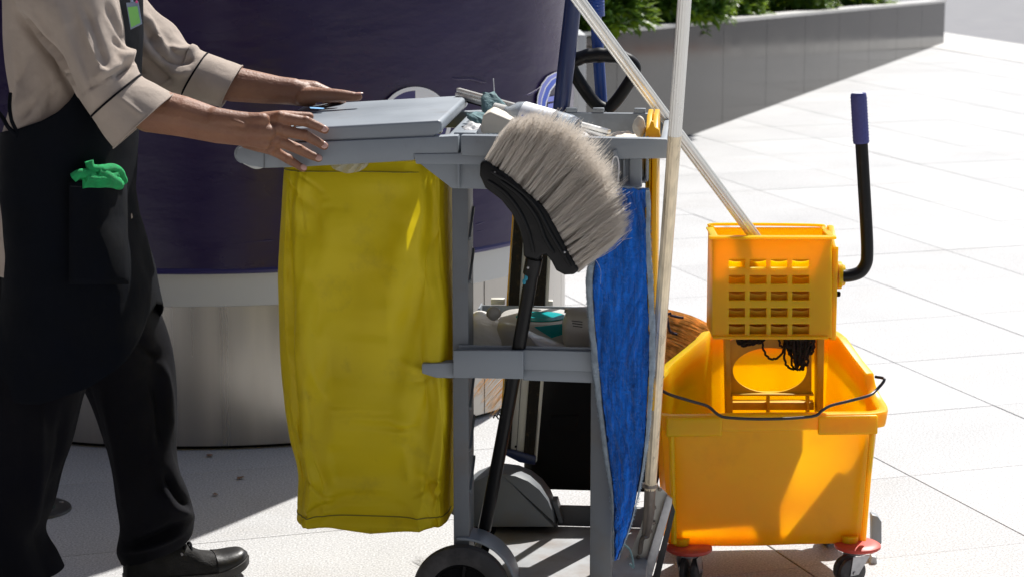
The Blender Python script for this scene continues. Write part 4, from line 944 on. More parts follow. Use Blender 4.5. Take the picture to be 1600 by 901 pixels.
for (x, y) in ((1021, 815), (1016, 829), (1031, 763), (1022, 792), (997, 870)):
    bm = newbm(); lathe(bm, P(x, y, 4.499), (0, -1, 0), [(0, .005), (.004, .0048), (.0045, .003), (.008, .003)], 6); obj('bolt', bm, M['steelb'], sc_)

# ================================================================== MOP BUCKET
FB = Frame(.551, 4.62, 3)
bk = thing('mop_bucket', 'yellow plastic mop bucket on red bumpered casters right of the cart', 'bucket', tuple(FB.W(0, .18, 0)))
zb_ = .084; zfr = .388
plan = [(-.215, 0, zfr), (0, -.003, zfr), (.215, 0, zfr), (.240, .012, zfr), (.248, .04, zfr), (.248, .10, zfr + .006), (.243, .125, zfr + .02), (.238, .14, zfr + .052), (.225, .20, zfr + .070), (.205, .30, .488), (.195, .345, .494), (.17, .36, .494), (.05, .362, .494), (-.06, .36, .494), (-.090, .345, .494), (-.110, .30, .488), (-.19, .20, zfr + .066), (-.225, .14, zfr + .048), (-.238, .125, zfr + .018), (-.244, .10, zfr + .006), (-.246, .04, zfr), (-.240, .012, zfr)]
def refine(pl, k=3):
    out = []
    n = len(pl)
    for i in range(n):
        a, b = V(pl[i]), V(pl[(i + 1) % n]); 
        for j in range(k): out.append(a.lerp(b, j / k))
    return out
PL = refine(plan, 3); NP = len(PL); cxp, cyp = .02, .17
def tubring(f, z, off=0., dz=0.):
    "f: 0 bottom .. 1 rim ; off: outwards offset in metres"
    ring = []
    for i, p in enumerate(PL):
        a, b = PL[i - 1], PL[(i + 1) % NP]; tg = V((b.x - a.x, b.y - a.y)).normalized(); nrm_ = V((tg.y, -tg.x))
        sc = .885 + .09 * f
        x = cxp + (p.x - cxp) * sc; y = .012 + cyp + (p.y - cyp) * (.86 + .08 * f)
        zz = (zb_ + (p.z - zb_) * f) if z is None else z
        ring.append(FB.W(x + nrm_.x * off, y + nrm_.y * off, zz + dz))
    return ring
bm = newbm(); rings = [tubring(0, zb_, -.018), tubring(0, zb_ + .003, -.006), tubring(.03, zb_ + .010, 0)]
for f in (.15, .3, .45, .6, .75, .86): rings.append(tubring(f, None))
rings += [tubring(.875, None), tubring(.88, None, .016), tubring(.885, None, .019), tubring(.97, None, .021), tubring(.995, None, .019), tubring(1., None, .014), tubring(1., None, .001), tubring(.985, None, -.004)]
for f in (.9, .7, .5, .3, .1): rings.append(tubring(f, None, -.0055))
rings += [tubring(.06, None, -.012), tubring(.04, None, -.03)]
faces_from(bm, rings, True, (True, True))
displace(bm, lambda p, q: .0025 * nz(p, 7, 2) + .0008 * nz(p, 30, 1))
tub = obj('tub', bm, M['yellow'], bk, ang=40)
# moulded front frame edges and ribs
for sx in (-1, 1):
    bm = newbm(); x = cxp * .1 + sx * .208; tube(bm, [FB.W(x * .985, .012, zb_ + .02), FB.W(x * 1.035, .004, zfr - .045)], .006, 8); obj('corner_rib', bm, M['yellow'], bk)
    bm = newbm(); c = FB.W(sx * .182 - (.003 if sx < 0 else 0), .035, 0); lathe(bm, c + V((0, 0, .094)), (0, 0, 1), [(0, .017), (.014, .0185)], 20); obj('caster_boss', bm, M['yellow'], bk)
# rim apron: thick band on the left and right thirds of the front
for (x0, x1) in ((-.225, -.105), (.10, .228)):
    bm = newbm(); fbox(bm, FB, x0, x1, -.0035, .008, zfr - .046, zfr - .004); obj('rim_band', bm, M['yellow'], bk, bevel=.005, seg=3)
# bumpers and casters
def caster(x, v, yaw, front=True):
    c = FB.W(x, v, 0); bm = newbm(); lathe(bm, c + V((0, 0, .079)), (0, 0, 1), [(0, .034), (.001, .047), (.004, .0505), (.009, .050), (.013, .044), (.0145, .03), (.0145, .002)], 40); bp_ = obj('bumper', bm, M['red'], bk)
    d = V((math.cos(yaw), math.sin(yaw), 0)); s = V((-d.y, d.x, 0)); wc = c + d * .018 + V((0, 0, .032))
    bm = newbm(); lathe(bm, c + V((0, 0, .068)), (0, 0, 1), [(0, .02), (.011, .022)], 20); cs = obj('caster', bm, M['zinc'], bk)
    for sg in (-1, 1):
        bm = newbm(); lathe(bm, wc + s * (sg * .0125) - s * .008, s, [(0, .006), (0, .024), (.003, .0305), (.008, .032), (.013, .0305), (.016, .024), (.016, .006)], 30); obj('wheel', bm, M['wheel'], cs)
    for sg in (-1, 1):
        bm = newbm(); e = s * (.0225 * sg); prism(bm, [wc + e + d * .01 - V((0, 0, .006)), wc + e - d * .01 - V((0, 0, .004)), c + e - d * .018 + V((0, 0, .068)), c + e + d * .022 + V((0, 0, .068))], s * .0015); obj('fork', bm, M['zinc'], cs)
    bm = newbm(); tube(bm, [wc - s * .027, wc + s * .027], .004, 8); obj('axle', bm, M['zinc'], cs)
cx0 = FB.uz(1078, 857, .02)[0]; cx1 = FB.uz(1342, 852, .02)[0]
caster(cx0, .035, R(70)); caster(cx1, .035, R(200)); caster(cx0 + .02, .30, R(80)); caster(cx1 - .0, .30, R(100))
bm = newbm(); prism(bm, [P(1362, 850, 4.86), P(1378, 850, 4.86), P(1378, 815, 4.86), P(1372, 806, 4.86), P(1362, 803, 4.86)], V((0, .03, 0))); obj('rear_guard', bm, M['grey'], bk, bevel=.004)
bm = newbm(); prism(bm, [P(1356, 905, 4.80), P(1374, 905, 4.80), P(1370, 870, 4.80), P(1362, 868, 4.80)], V((0, .03, 0))); obj('rear_guard', bm, M['band'], bk, bevel=.004)
# wire bail
bail = [(1036, 588, 4.66), (1025, 589, 4.63), (1029, 604, 4.60), (1045, 615, 4.585), (1080, 626, 4.58), (1106, 634, 4.58), (1122, 647, 4.575), (1140, 652, 4.575), (1200, 654, 4.58), (1268, 650, 4.59), (1284, 641, 4.60), (1298, 633, 4.61), (1330, 625, 4.62), (1358, 617, 4.63), (1370, 608, 4.65), (1382, 592, 4.66), (1368, 588, 4.68)]
bm = newbm(); tube(bm, sm([P(x, y, Y - .012) for x, y, Y in bail], 4), .0033, 10); obj('wire_bail', bm, M['wire'], bk)
# lower mounting frame with oval opening
LY = 4.865
def lq(nm, pts, m='mustard', y=LY, dy=.006, bevel=.0015): bm = newbm(); prism(bm, [P(a, b, y) for a, b in pts], V((0, dy, 0))); return obj(nm, bm, M[m], bk, bevel=bevel)
bm = newbm(); n = 48; cxo, cyo, rxo, ryo = 1203, 578, 58, 35; X0, X1, Y0, Y1 = 1141, 1268, 528, 617
fr_, bk_ = [], []
def rectpt(a):
    c, s = math.cos(a), math.sin(a); k = min((X1 - X0) / 2 / max(abs(c), 1e-6), (Y1 - Y0) / 2 / max(abs(s), 1e-6)); return ((X0 + X1) / 2 + c * k, (Y0 + Y1) / 2 - s * k)
rings = [[P(*rectpt(2 * PI * k / n + .615), LY) for k in range(n)], [P(cxo + rxo * math.cos(2 * PI * k / n + .615), cyo - ryo * math.sin(2 * PI * k / n + .615), LY) for k in range(n)]]
rings = rings + [[p + V((0, .006, 0)) for p in rings[1]], [p + V((0, .006, 0)) for p in rings[0]]]
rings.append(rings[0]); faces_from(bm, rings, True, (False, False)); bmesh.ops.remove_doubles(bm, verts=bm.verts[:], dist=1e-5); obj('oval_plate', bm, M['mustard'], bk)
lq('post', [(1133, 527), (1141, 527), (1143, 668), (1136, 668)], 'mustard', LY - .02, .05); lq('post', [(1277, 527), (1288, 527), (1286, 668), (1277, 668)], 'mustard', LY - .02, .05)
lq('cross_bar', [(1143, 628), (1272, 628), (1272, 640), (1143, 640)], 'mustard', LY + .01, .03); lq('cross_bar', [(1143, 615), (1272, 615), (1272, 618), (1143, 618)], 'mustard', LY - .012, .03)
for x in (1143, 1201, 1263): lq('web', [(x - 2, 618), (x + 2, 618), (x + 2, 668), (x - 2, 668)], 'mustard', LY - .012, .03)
# wringer
WY = 4.775
def wp(x, y): return P(x, y, WY)
wr = thing('mop_wringer', 'yellow wringer basket with slotted front clamped on the bucket rim', 'wringer', tuple(P(1205, 527, WY)))
xs = [1113, 1139, 1164, 1171.5, 1197.5, 1204.5, 1230.5, 1238, 1264.5, 1300]; ys = [374, 405, 418, 430, 443.5, 455, 469, 481, 495, 506, 522, 527]
def holed(bm, xs, ys, fn, hole, dv):
    nx, ny = len(xs), len(ys); F = {}; Bk = {}
    for j in range(ny):
        for i in range(nx): F[i, j] = bm.verts.new(fn(xs[i], ys[j])); Bk[i, j] = bm.verts.new(fn(xs[i], ys[j]) + dv)
    isf = lambda i, j: 0 <= i < nx - 1 and 0 <= j < ny - 1 and not hole(i, j)
    for j in range(ny - 1):
        for i in range(nx - 1):
            if not isf(i, j): continue
            bm.faces.new((F[i, j], F[i + 1, j], F[i + 1, j + 1], F[i, j + 1])); bm.faces.new((Bk[i, j], Bk[i, j + 1], Bk[i + 1, j + 1], Bk[i + 1, j]))
            for (di, dj, a, b) in ((-1, 0, (i, j), (i, j + 1)), (1, 0, (i + 1, j + 1), (i + 1, j)), (0, -1, (i + 1, j), (i, j)), (0, 1, (i, j + 1), (i + 1, j + 1))):
                if not isf(i + di, j + dj): bm.faces.new((F[a], F[b], Bk[b], Bk[a]))
bm = newbm(); holed(bm, xs, ys, wp, lambda i, j: i % 2 == 1 and j % 2 == 1, V((0, .010, 0))); obj('slotted_front', bm, M['yellow'], wr, bevel=.0014, seg=2)
zt_w, zb_w = wp(1200, 374).z, wp(1200, 527).z; xl, xr = wp(1113, 450).x, wp(1300, 450).x
def wb(nm, x0, x1, y0, y1, z0, z1, m='yellow', bevel=.003): bm = newbm(); prism(bm, [V((x0, y0, z0)), V((x1, y0, z0)), V((x1, y0, z1)), V((x0, y0, z1))], V((0, y1 - y0, 0))); return obj(nm, bm, M[m], wr, bevel=bevel)
wb('side_wall', xl + .001, xl + .006, WY + .0105, WY + .135, zb_w, zt_w); wb('side_wall', xr - .006, xr - .001, WY + .0105, WY + .135, zb_w, zt_w)
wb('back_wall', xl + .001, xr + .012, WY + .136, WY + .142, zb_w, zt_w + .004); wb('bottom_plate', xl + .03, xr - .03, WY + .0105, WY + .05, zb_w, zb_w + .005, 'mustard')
wb('top_flange', xl - .009, xr + .006, WY - .008, WY + .012, zt_w + .0005, zt_w + .007, bevel=.002); wb('bottom_flange', xl + .002, xr - .006, WY - .005, WY - .0005, zb_w - .003, zb_w + .004, bevel=.001)
for (a, b) in ((xl - .004, xl + .012), (xr - .010, xr + .004)):
    wb('top_edge', a, b, WY + .0125, WY + .135, zt_w + .001, zt_w + .006, bevel=.002)
bm = newbm(); tube(bm, sm([V((xl + .012, WY + .13, zt_w + .004)), V((xl + .02, WY + .142, zt_w + .010)), V((xr - .02, WY + .142, zt_w + .008)), V((xr - .006, WY + .13, zt_w + .003))], 6), .0035, 8); obj('rolled_edge', bm, M['yellow'], wr)
# inner pressing plate with scooped slats, seen through the slots
for j in range(1, 11, 2):
    ymid = (ys[j] + ys[j + 1]) / 2
    for i in range(1, 9, 2):
        x0, x1 = xs[i] - 2, xs[i + 1] + 2; bm = newbm(); nn = 8; top = [P(x0 + (x1 - x0) * k / nn, ys[j] + 1.5 + 3.0 * math.sin(PI * k / nn), WY + .016) for k in range(nn + 1)]
        dep = (xs[i], )
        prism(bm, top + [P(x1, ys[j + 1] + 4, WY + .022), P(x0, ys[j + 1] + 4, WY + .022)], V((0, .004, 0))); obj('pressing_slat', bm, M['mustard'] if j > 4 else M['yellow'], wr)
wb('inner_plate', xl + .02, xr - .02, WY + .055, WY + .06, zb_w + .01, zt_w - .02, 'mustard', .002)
# side bracket and handle
bm = newbm(); bx_ = xr + .002
prism(bm, [V((bx_, WY + .02, zb_w - .01)), V((bx_, WY + .10, zb_w - .02)), V((bx_, WY + .12, zt_w + .012)), V((bx_, WY + .10, zt_w + .014)), V((bx_, WY + .02, zt_w - .02))], V((.013, 0, 0))); obj('side_bracket', bm, M['yellow'], wr, bevel=.003)
pv = P(1314, 430, WY + .05)
bm = newbm(); lathe(bm, pv - V((.008, 0, 0)), (1, 0, 0), [(0, .030), (.008, .030), (.011, .024), (.016, .022)], 28); obj('pivot_boss', bm, M['yellow'], wr)
bm = newbm(); lathe(bm, P(1306, 459, WY + .03), (1, 0, 0), [(0, .006), (.008, .006), (.010, .004)], 12); obj('pivot_bolt', bm, M['blackm'], wr)
hz = [(1312, 431), (1328, 430.5), (1344, 425), (1353, 412), (1355, 395), (1354, 360), (1350, 290), (1346, 222)]
bm = newbm(); tube(bm, sm([P(x, y, 4.81) for x, y in hz], 7), .0138, 20); hl = obj('press_handle', bm, M['black'], wr)
bm = newbm(); ga_, gb_ = P(1345.6, 224, 4.81), P(1341.3, 146, 4.81); rs = []
for k in range(41): rs.append(ga_.lerp(gb_, k / 40))
tube(bm, rs, [.0166] + [.0172] * 38 + [.0168, .0155], 24); gr_ = obj('grip', bm, M['grip'], hl)
bm = newbm()
for k in range(15):
    for a in range(9):
        c = ga_.lerp(gb_, (k + .8) / 16.4); an = a * 2 * PI / 9 + (k % 2) * .35; ellips(bm, c + V((math.cos(an) * .0172, math.sin(an) * .0172, 0)), (.0014, 0, 0), (0, .0014, 0), (0, 0, .002), 6, 4)
obj('grip_nub', bm, M['grip'], gr_, kind='stuff')
bm = newbm(); lathe(bm, gb_ - V((0, 0, .0005)), (0, 0, 1), [(0, .0135), (.0012, .013)], 20); obj('grip_cap', bm, M['prw'], gr_)
# mop standing in the wringer
mo = thing('string_mop', 'mop with black cotton strands pressed in the wringer on a slanted aluminium pole', 'mop', tuple(P(1190, 500, 4.84)))
bm = newbm(); tube(bm, [P(884, -27, 4.42), P(1030, 170, 4.60), P(1190, 384, 4.84)], .0130, 30, flute=.07); obj('shaft', bm, M['alu'], mo, ang=20)
rnd = random.Random(12)
loops = [((1150, 524), (1160, 540), (1172, 536), (1188, 524)), ((1190, 522), (1193, 545), (1203, 560), (1218, 556), (1228, 538), (1230, 522)), ((1226, 522), (1226, 560), (1233, 574), (1244, 573), (1246, 545), (1240, 522))]
k_ = 0
def strand(pts, y0, r=.0026):
    bm = newbm(); P_ = sm([P(x, y, y0 + rnd.gauss(0, .004)) for x, y in pts], 7); P_ = [p + V((.0012 * math.sin(i * 1.7), .0012 * math.cos(i * 1.9), .001 * math.sin(i * 2.3))) for i, p in enumerate(P_)]; tube(bm, P_, r, 7); obj('strand', bm, M['mopb'], mo)
for l in loops: strand(l, 4.835)
for k in range(16): 
    x = rnd.uniform(1149, 1180); d = rnd.uniform(5, 13); strand(((x, 518), (x + 3, 524 + d), (x + rnd.uniform(8, 20), 524 + d * .9), (x + rnd.uniform(14, 26), 518)), 4.83)
for k in range(46):
    x = rnd.triangular(1226, 1276, 1258); d = rnd.uniform(14, 52) * (1 - abs(x - 1254) / 60); w_ = rnd.uniform(3, 18); strand(((x, 518), (x + rnd.uniform(-3, 3), 526 + d * .5), (x - w_ * .3, 526 + d), (x - w_ * .8, 526 + d * .9), (x - w_, 518)), 4.83 + rnd.uniform(-.012, .012))
lump('mop_head', P(1205, 470, 4.882), (.105, .016, .06), 'mopb', None, None, .5, 30, 4, parent=mo)

# ================================================================== WORKER
pe = thing('person', 'worker in beige short-sleeved shirt and black apron pushing the grey cart by its lid', 'person', (-.92, 4.52, 0))
NH = -.030   # near hand plane in front of the beam
bm = newbm()
def chain(pts, k=0):
    "pts: (point, radius); tapered capsule chain"
    for p, r in pts: bmesh.ops.create_icosphere(bm, subdivisions=3 if r > .02 else 2, radius=r, matrix=Matrix.Translation(p))
    for (a, ra), (b, rb) in zip(pts, pts[1:]):
        d = b - a; L = d.length
        if L < 1e-5: continue
        q = d.to_track_quat('Z', 'Y').to_matrix().to_4x4()
        bmesh.ops.create_cone(bm, cap_ends=True, segments=16, radius1=ra, radius2=rb, depth=L, matrix=Matrix.Translation((a + b) / 2) @ q)
def C(x, y, v, r): return (FR.P(x, y, v), r)
# ---- near (right) hand and forearm
wr_n = [(P(180, 150, 4.30), .050), (P(232, 170, 4.285), .042), (P(285, 180, 4.275), .037), (P(335, 193, 4.27), .031), (P(372, 202, 4.268), .0262)]
chain(wr_n)
chain([(P(372, 201.5, 4.268), .0262), (P(390, 204.5, 4.264), .0242), (P(404, 206, 4.262), .021), (P(418, 207, 4.262), .017)])
chain([(P(232, 178, 4.285), .036), (P(285, 190, 4.277), .030), (P(340, 205, 4.272), .024), (P(380, 212.5, 4.268), .0200), (P(398, 217, 4.264), .0165), (P(414, 224, 4.262), .0125)])
chain([(P(335, 187, 4.262), .024), (P(366, 190, 4.262), .021), (P(388, 190.5, 4.264), .0185), (P(410, 188, 4.262), .0150)])
WR = (388, 205)
fing = {
 'index': [(388, 196, -.045, .019), (412, 190, -.052, .0165), (437, 184, -.054, .0125), (458, 187, -.050, .0100), (479, 190.5, -.042, .0098), (497, 198, -.034, .0082), (508, 203.5, -.028, .0076)],
 'middle': [(388, 203, -.045, .020), (412, 202, -.056, .0165), (434, 203, -.058, .0125), (455, 207, -.050, .0100), (477, 211.5, -.040, .0098), (496, 222, -.030, .0084), (507, 228.5, -.022, .0078)],
 'ring': [(388, 210, -.043, .020), (410, 214, -.054, .0165), (430, 219, -.054, .0120), (449, 226, -.044, .0098), (467, 233.5, -.034, .0096), (486, 243, -.026, .0080), (498, 247.5, -.020, .0076)],
 'little': [(386, 217, -.040, .018), (405, 225, -.048, .0150), (423, 233, -.046, .0108), (437, 241, -.036, .0088), (450, 249, -.026, .0086), (465, 258, -.020, .0072), (474, 263.5, -.017, .0068)]}
for k_, q in fing.items(): chain([C(a[0], a[1], a[2], a[3] * 1.09) for a in q])
chain([C(392, 207, -.028, .022), C(408, 208, -.030, .022), C(420, 208, -.026, .018)])           # palm body
chain([C(386, 193, -.030, .016), C(412, 186, -.006, .014), C(440, 181.5, .022, .0115), C(464, 182, .045, .0098), C(484, 182.5, .055, .0088)])   # thumb over the lid
for k_, x, y, v in (('k', 437, 182.5, -.059), ('k', 434, 202, -.064), ('k', 430, 218.5, -.060), ('k', 423, 232, -.051)): chain([C(x, y, v, .0122)])
for x, y, v in ((478.5, 189, -.045), (476.5, 210.5, -.043), (466.5, 232.5, -.037), (450, 248, -.029)): chain([C(x, y, v - .001, .0100)])
# tendons and veins on the back of the hand and wrist
for a, b in (((398, 194, -.066), (430, 186, -.064)), ((398, 203, -.068), (428, 203, -.070)), ((398, 211, -.065), (424, 218, -.066)), ((396, 218, -.060), (417, 230, -.058))):
    m_ = ((a[0] + b[0]) / 2, (a[1] + b[1]) / 2 - 0, (a[2] + b[2]) / 2 + .001); chain([C(*a, .0024), C(*m_, .0030), C(*b, .0030)])
chain([(P(352, 187.5, 4.245), .0035), (P(366, 190, 4.243), .004), (P(380, 194, 4.242), .0035)])
# ---- far (left) hand and forearm
FY = 4.70
chain([(P(310, 118, 4.72), .045), (P(362, 131, FY), .0375), (P(400, 136, FY), .033), (P(436, 140, FY), .0275), (P(458, 141.5, FY), .0258), (P(472, 144, FY), .023)])
chain([(P(362, 140, FY), .026), (P(410, 146, FY), .022), (P(452, 150, FY), .019), (P(476, 156, FY), .0155), (P(486, 157, FY), .0135)])
zl = FR.P(515, 160, .45).z
def Lp(x, y, Y, r): return (P(x, y, Y), r)
chain([Lp(470, 141, FY + .01, .0225), Lp(490, 142.5, FY + .012, .0215), Lp(510, 148, FY + .012, .0165), Lp(526, 151, FY + .01, .0125)])
chain([Lp(474, 151, FY - .01, .0205), Lp(492, 149, FY - .02, .0165), Lp(514, 149, FY - .03, .0148), Lp(534, 149.5, FY - .034, .0125), Lp(548, 151, FY - .034, .0112), Lp(560, 151.8, FY - .034, .0088)])   # thumb
for k_, (x, dy) in enumerate(((524, .035), (520, .055), (512, .075), (500, .092))):
    a = P(484, 146, FY + .02 + dy * .4); a.z -= .004; m_ = V((P(x - 12, 150, FY + dy).x, FY + dy, zt_ + .014)); m2 = V((P(x + 4, 150, FY + dy).x, FY + dy + .03, zt_ + .010)); e = V((P(x + 8, 150, FY + dy).x, max(4.835, FY + dy + .045), zt_ - .012))
    chain([(a, .015), (m_, .0100), (m2, .0090), (e, .0078)])
# ---- rest of the body (inside the clothes) up to the head
Z = lambda px, py, Y: P(px, py, Y)
sh_n, sh_f = V((-.93, 4.33, 1.42)), V((-.90, 4.70, 1.42))
pel = V((-.955, 4.52, .93)); ch = V((-.905, 4.52, 1.30)); nk = V((-.885, 4.52, 1.50)); hd_ = V((-.845, 4.52, 1.64))
chain([(pel + V((.02, -.07, 0)), .07), (V((-.90, 4.47, 1.12)), .07), (ch + V((0, -.08, 0)), .08), (sh_n + V((.01, .06, -.03)), .055)])
chain([(pel + V((.02, .07, 0)), .07), (V((-.90, 4.57, 1.12)), .07), (ch + V((0, .08, 0)), .08), (sh_f + V((.01, -.06, -.03)), .055)])
chain([(ch, .10), (nk - V((.01, 0, .08)), .06), (nk, .052), (nk + V((.015, 0, .06)), .050)])
chain([(sh_n, .052), (P(135, 60, 4.31), .042), (P(180, 150, 4.30), .040)])
chain([(sh_f, .052), (P(195, 35, 4.70), .042), (P(262, 92, 4.71), .040), (P(310, 118, 4.72), .038)])
ellips(bm, hd_ + V((-.01, 0, .03)), (.095, 0, 0), (0, .075, 0), (0, 0, .105), 24, 16); ellips(bm, hd_ + V((.025, 0, -.04)), (.062, 0, 0), (0, .055, 0), (0, 0, .062), 20, 12)
chain([(hd_ + V((.085, 0, .01)), .008), (hd_ + V((.100, 0, -.012)), .011)]); chain([(hd_ + V((.080, -.012, -.048)), .008), (hd_ + V((.080, .012, -.048)), .008)])
for s in (-1, 1): ellips(bm, hd_ + V((-.005, s * .076, 0)), (.016, 0, 0), (0, .008, 0), (0, 0, .028), 10, 6); chain([(hd_ + V((.070, s * .03, .022)), .013)])
hipn, hipf = P(85, 440, 4.45), P(130, 440, 4.60)
ank_n = V((G(30, 974).x, 4.39, .10)); ank_f = P(235, 885, 4.70)
chain([(hipn, .075), (P(40, 620, 4.39), .045), (P(22, 780, 4.385), .036), (P(15, 900, 4.39), .03), (V((P(15, 900, 4.39).x, 4.39, .06)), .028)]); chain([(hipf, .085), (P(215, 660, 4.66), .055), (ank_f, .038), (ank_f + V((.05, .02, -.04)), .03)])
body = obj('body', bm, M['skin'], pe, smooth=True, ang=180)
md = body.modifiers.new('remesh', 'REMESH'); md.mode = 'VOXEL'; md.voxel_size = .0021; md.use_smooth_shade = True
ms_ = body.modifiers.new('smooth', 'SMOOTH'); ms_.factor = .5; ms_.iterations = 8
dg = bpy.context.evaluated_depsgraph_get(); me2 = bpy.data.meshes.new_from_object(body.evaluated_get(dg)); body.modifiers.clear(); body.data = me2
me2.polygons.foreach_set('use_smooth', [True] * len(me2.polygons))
if not me2.materials: me2.materials.append(M['skin'])
# nails
def nail(px, py, v, dirpx, w_=.0062, l_=.0075):
    c = FR.P(px, py, v); d = (FR.P(px + dirpx[0], py + dirpx[1], v) - c).normalized(); n = (CAM - c).normalized(); n = (n + V((0, 0, .25))).normalized(); s = d.cross(n).normalized(); n = s.cross(d)
    bm = newbm(); ellips(bm, c, d * l_, s * w_, n * .0022, 14, 8); obj('fingernail', bm, M['nail'], pe)
nail(506, 201.2, -.0360, (9, 5), .0066, .0082); nail(506, 226.7, -.0300, (8, 6), .0066, .0082); nail(497.5, 246.6, -.0278, (9, 4), .0062, .0078); nail(474.5, 261.6, -.0242, (8, 6), .0056, .0068)
c = P(560, 146.2, FY - .036); bm = newbm(); ellips(bm, c, (.0105, 0, .0008), (0, .0068, 0), (0, 0, .0022), 14, 8); obj('thumbnail', bm, M['nail'], pe)
c = FR.P(482, 179.2, .053); bm = newbm(); ellips(bm, c, (.008, 0, 0), (0, .006, .001), (0, 0, .002), 12, 6); obj('thumbnail', bm, M['nail'], pe)
bm = newbm(); ellips(bm, hd_ + V((-.03, 0, .045)), (.098, 0, 0), (0, .084, 0), (0, 0, .102), 28, 18); displace(bm, lambda p, q: .006 * nz(p, 40)); obj('hair', bm, M['hair'], pe)
for s in (-1, 1):
    bm = newbm(); ellips(bm, hd_ + V((.080, s * .031, .018)), (.006, 0, 0), (0, .011, 0), (0, 0, .006), 10, 6); obj('eye', bm, M['prw'], pe)

# ---- shirt
def folds(a1, s1, a2, s2, seed, st=(1, 1, 1)):
    def f(p, q):
        w_ = V((p.x * st[0], p.y * st[1], p.z * st[2])); r = 1 - abs(nz(w_, s1, seed)) * 2.2
        return a1 * (r - .5) + a2 * nz(w_, s2, seed + 3)
    return f
def clothmesh(secs, k, n, f, closed=True, cap=(False, False), ex=2.):
    S = sec_interp(secs, k); bm = newbm(); faces_from(bm, [sec_ring(s, n, ex) for s in S], True, cap); displace(bm, f) if f else None; return bm
TY = 4.50
tors = [((150, -140), (60, -130), TY, .10), ((185, -95), (22, -90), TY, .19), ((198, -40), (13, -40), TY, .195), ((202, 20), (12, 20), TY, .185), ((203, 90), (13, 90), TY, .18), ((202, 150), (16, 150), TY, .18), ((200, 210), (8, 210), TY, .185), ((199, 300), (-8, 300), TY, .19), ((202, 370), (-14, 370), TY, .195), ((205, 418), (-12, 414), TY, .195)]
bm = clothmesh(tors, 14, 140, folds(.016, 6.0, .004, 16, 3., (1.5, 1, .5)))
def merge(bm, b2):
    me = bpy.data.meshes.new('tmp'); b2.to_mesh(me); b2.free(); bm.from_mesh(me); bpy.data.meshes.remove(me)
def sleeve(secs, seed, amp, st):
    S = sec_interp(secs, 16); rings = [sec_ring(s, 96) for s in S]
    b2 = newbm(); cN = len(S)
    f = folds(amp, 9, amp * .3, 24, seed, st)
    faces_from(b2, rings, True, (False, False)); b2.verts.ensure_lookup_table(); b2.normal_update()
    # calmer near the pressed cuff
    for i in range(cN):
        s = i / (cN - 1); g = 1 if s < .62 else .35
        for k in range(96):
            v = b2.verts[i * 96 + k]; th_ = 2 * PI * k / 96
            rg2 = 1 - 2.6 * abs(nz((math.cos(th_) * 1.5 + s * 1.2, math.sin(th_) * 1.5 - s * .8, s * 1.5), 1, seed)); cr = 1 - 3.2 * abs(nz((math.cos(th_) * 1.1, math.sin(th_) * 1.1, s * 4.2), 1, seed + 7))
            v.co += v.normal * (f(v.co, None) * .6 * g + .0065 * rg2 * (g if s < .62 else .12) + .0045 * cr * math.exp(-((s - .46) / .14) ** 2))
    # turn the cuff inside
    last = [b2.verts[(cN - 1) * 96 + k].co.copy() for k in range(96)]; c = sum(last, V()) / 96
    prev = [b2.verts[(cN - 9) * 96 + k].co.copy() for k in range(96)]; cp = sum(prev, V()) / 96
    faces_from(b2, [last, [c + (p - c) * .975 for p in last], [cp + (p - cp) * .95 for p in prev], [cp * 2 - c + (p - cp) * .9 for p in prev]], True, (False, False))
    return b2, S
near = [((150, -120), (35, -95), 4.37, .055), ((178, -50), (22, -30), 4.34, .075), ((186, 0), (42, 30), 4.32, .078), ((197, 50), (78, 85), 4.305, .076), ((210, 88), (112, 135), 4.292, .074), ((219, 118), (144, 182), 4.283, .072), ((243, 132), (158, 204), 4.28, .073), ((271, 147), (178, 231), 4.277, .075)]
far = [((180, -110), (80, -90), 4.66, .06), ((205, -40), (100, -10), 4.69, .078), ((238, 12), (130, 60), 4.70, .076), ((268, 42), (180, 105), 4.71, .074), ((292, 68), (228, 135), 4.71, .072), ((324, 84), (285, 150), 4.705, .070), ((350, 92), (312, 159), 4.70, .071), ((378, 103), (345, 168), 4.70, .073)]
b2, Sn = sleeve(near, 5., .0075, (1.2, .8, 1)); merge(bm, b2)
b2, Sf = sleeve(far, 9., .009, (1.5, .8, .9)); merge(bm, b2)
creases(bm, [(((118, 2), (140, 60), (155, 105), (163, 124)), 5, .007), (((128, 4), (150, 60), (166, 108)), 6, -.006), (((148, 120), (174, 111), (198, 88), (211, 72)), 9, .011), (((176, 122), (193, 110), (208, 100)), 6, -.010),
    (((26, 18), (50, 52), (75, 82), (104, 122)), 7, -.012), (((30, 188), (58, 152), (90, 118)), 5, -.009), (((22, 186), (34, 150), (28, 110), (20, 60)), 6, .008), (((70, 188), (82, 150), (97, 118)), 3, -.005), (((40, 170), (70, 138), (96, 122)), 7, .006),
    (((184, 150), (206, 168), (226, 184)), 4, .004), (((52, 0), (76, 60), (100, 118), (124, 160)), 9, -.007), (((88, 0), (108, 60), (128, 112), (146, 150)), 9, .007), (((165, 5), (182, 40), (200, 70)), 6, -.006), (((176, 60), (190, 74), (205, 84)), 5, -.005),
    (((225, 20), (242, 52), (262, 84)), 6, .008), (((230, 44), (246, 76), (262, 96)), 6, -.009), (((258, 74), (285, 80), (312, 76)), 6, .009), (((255, 92), (280, 97), (304, 92)), 5, -.010), (((222, 90), (245, 112), (272, 132)), 7, -.010), (((218, 60), (236, 84), (250, 92)), 6, .006), (((262, 112), (284, 116), (300, 110)), 6, .006)], 1.3)
shirt = obj('shirt', bm, M['shirt'], pe, ang=70)
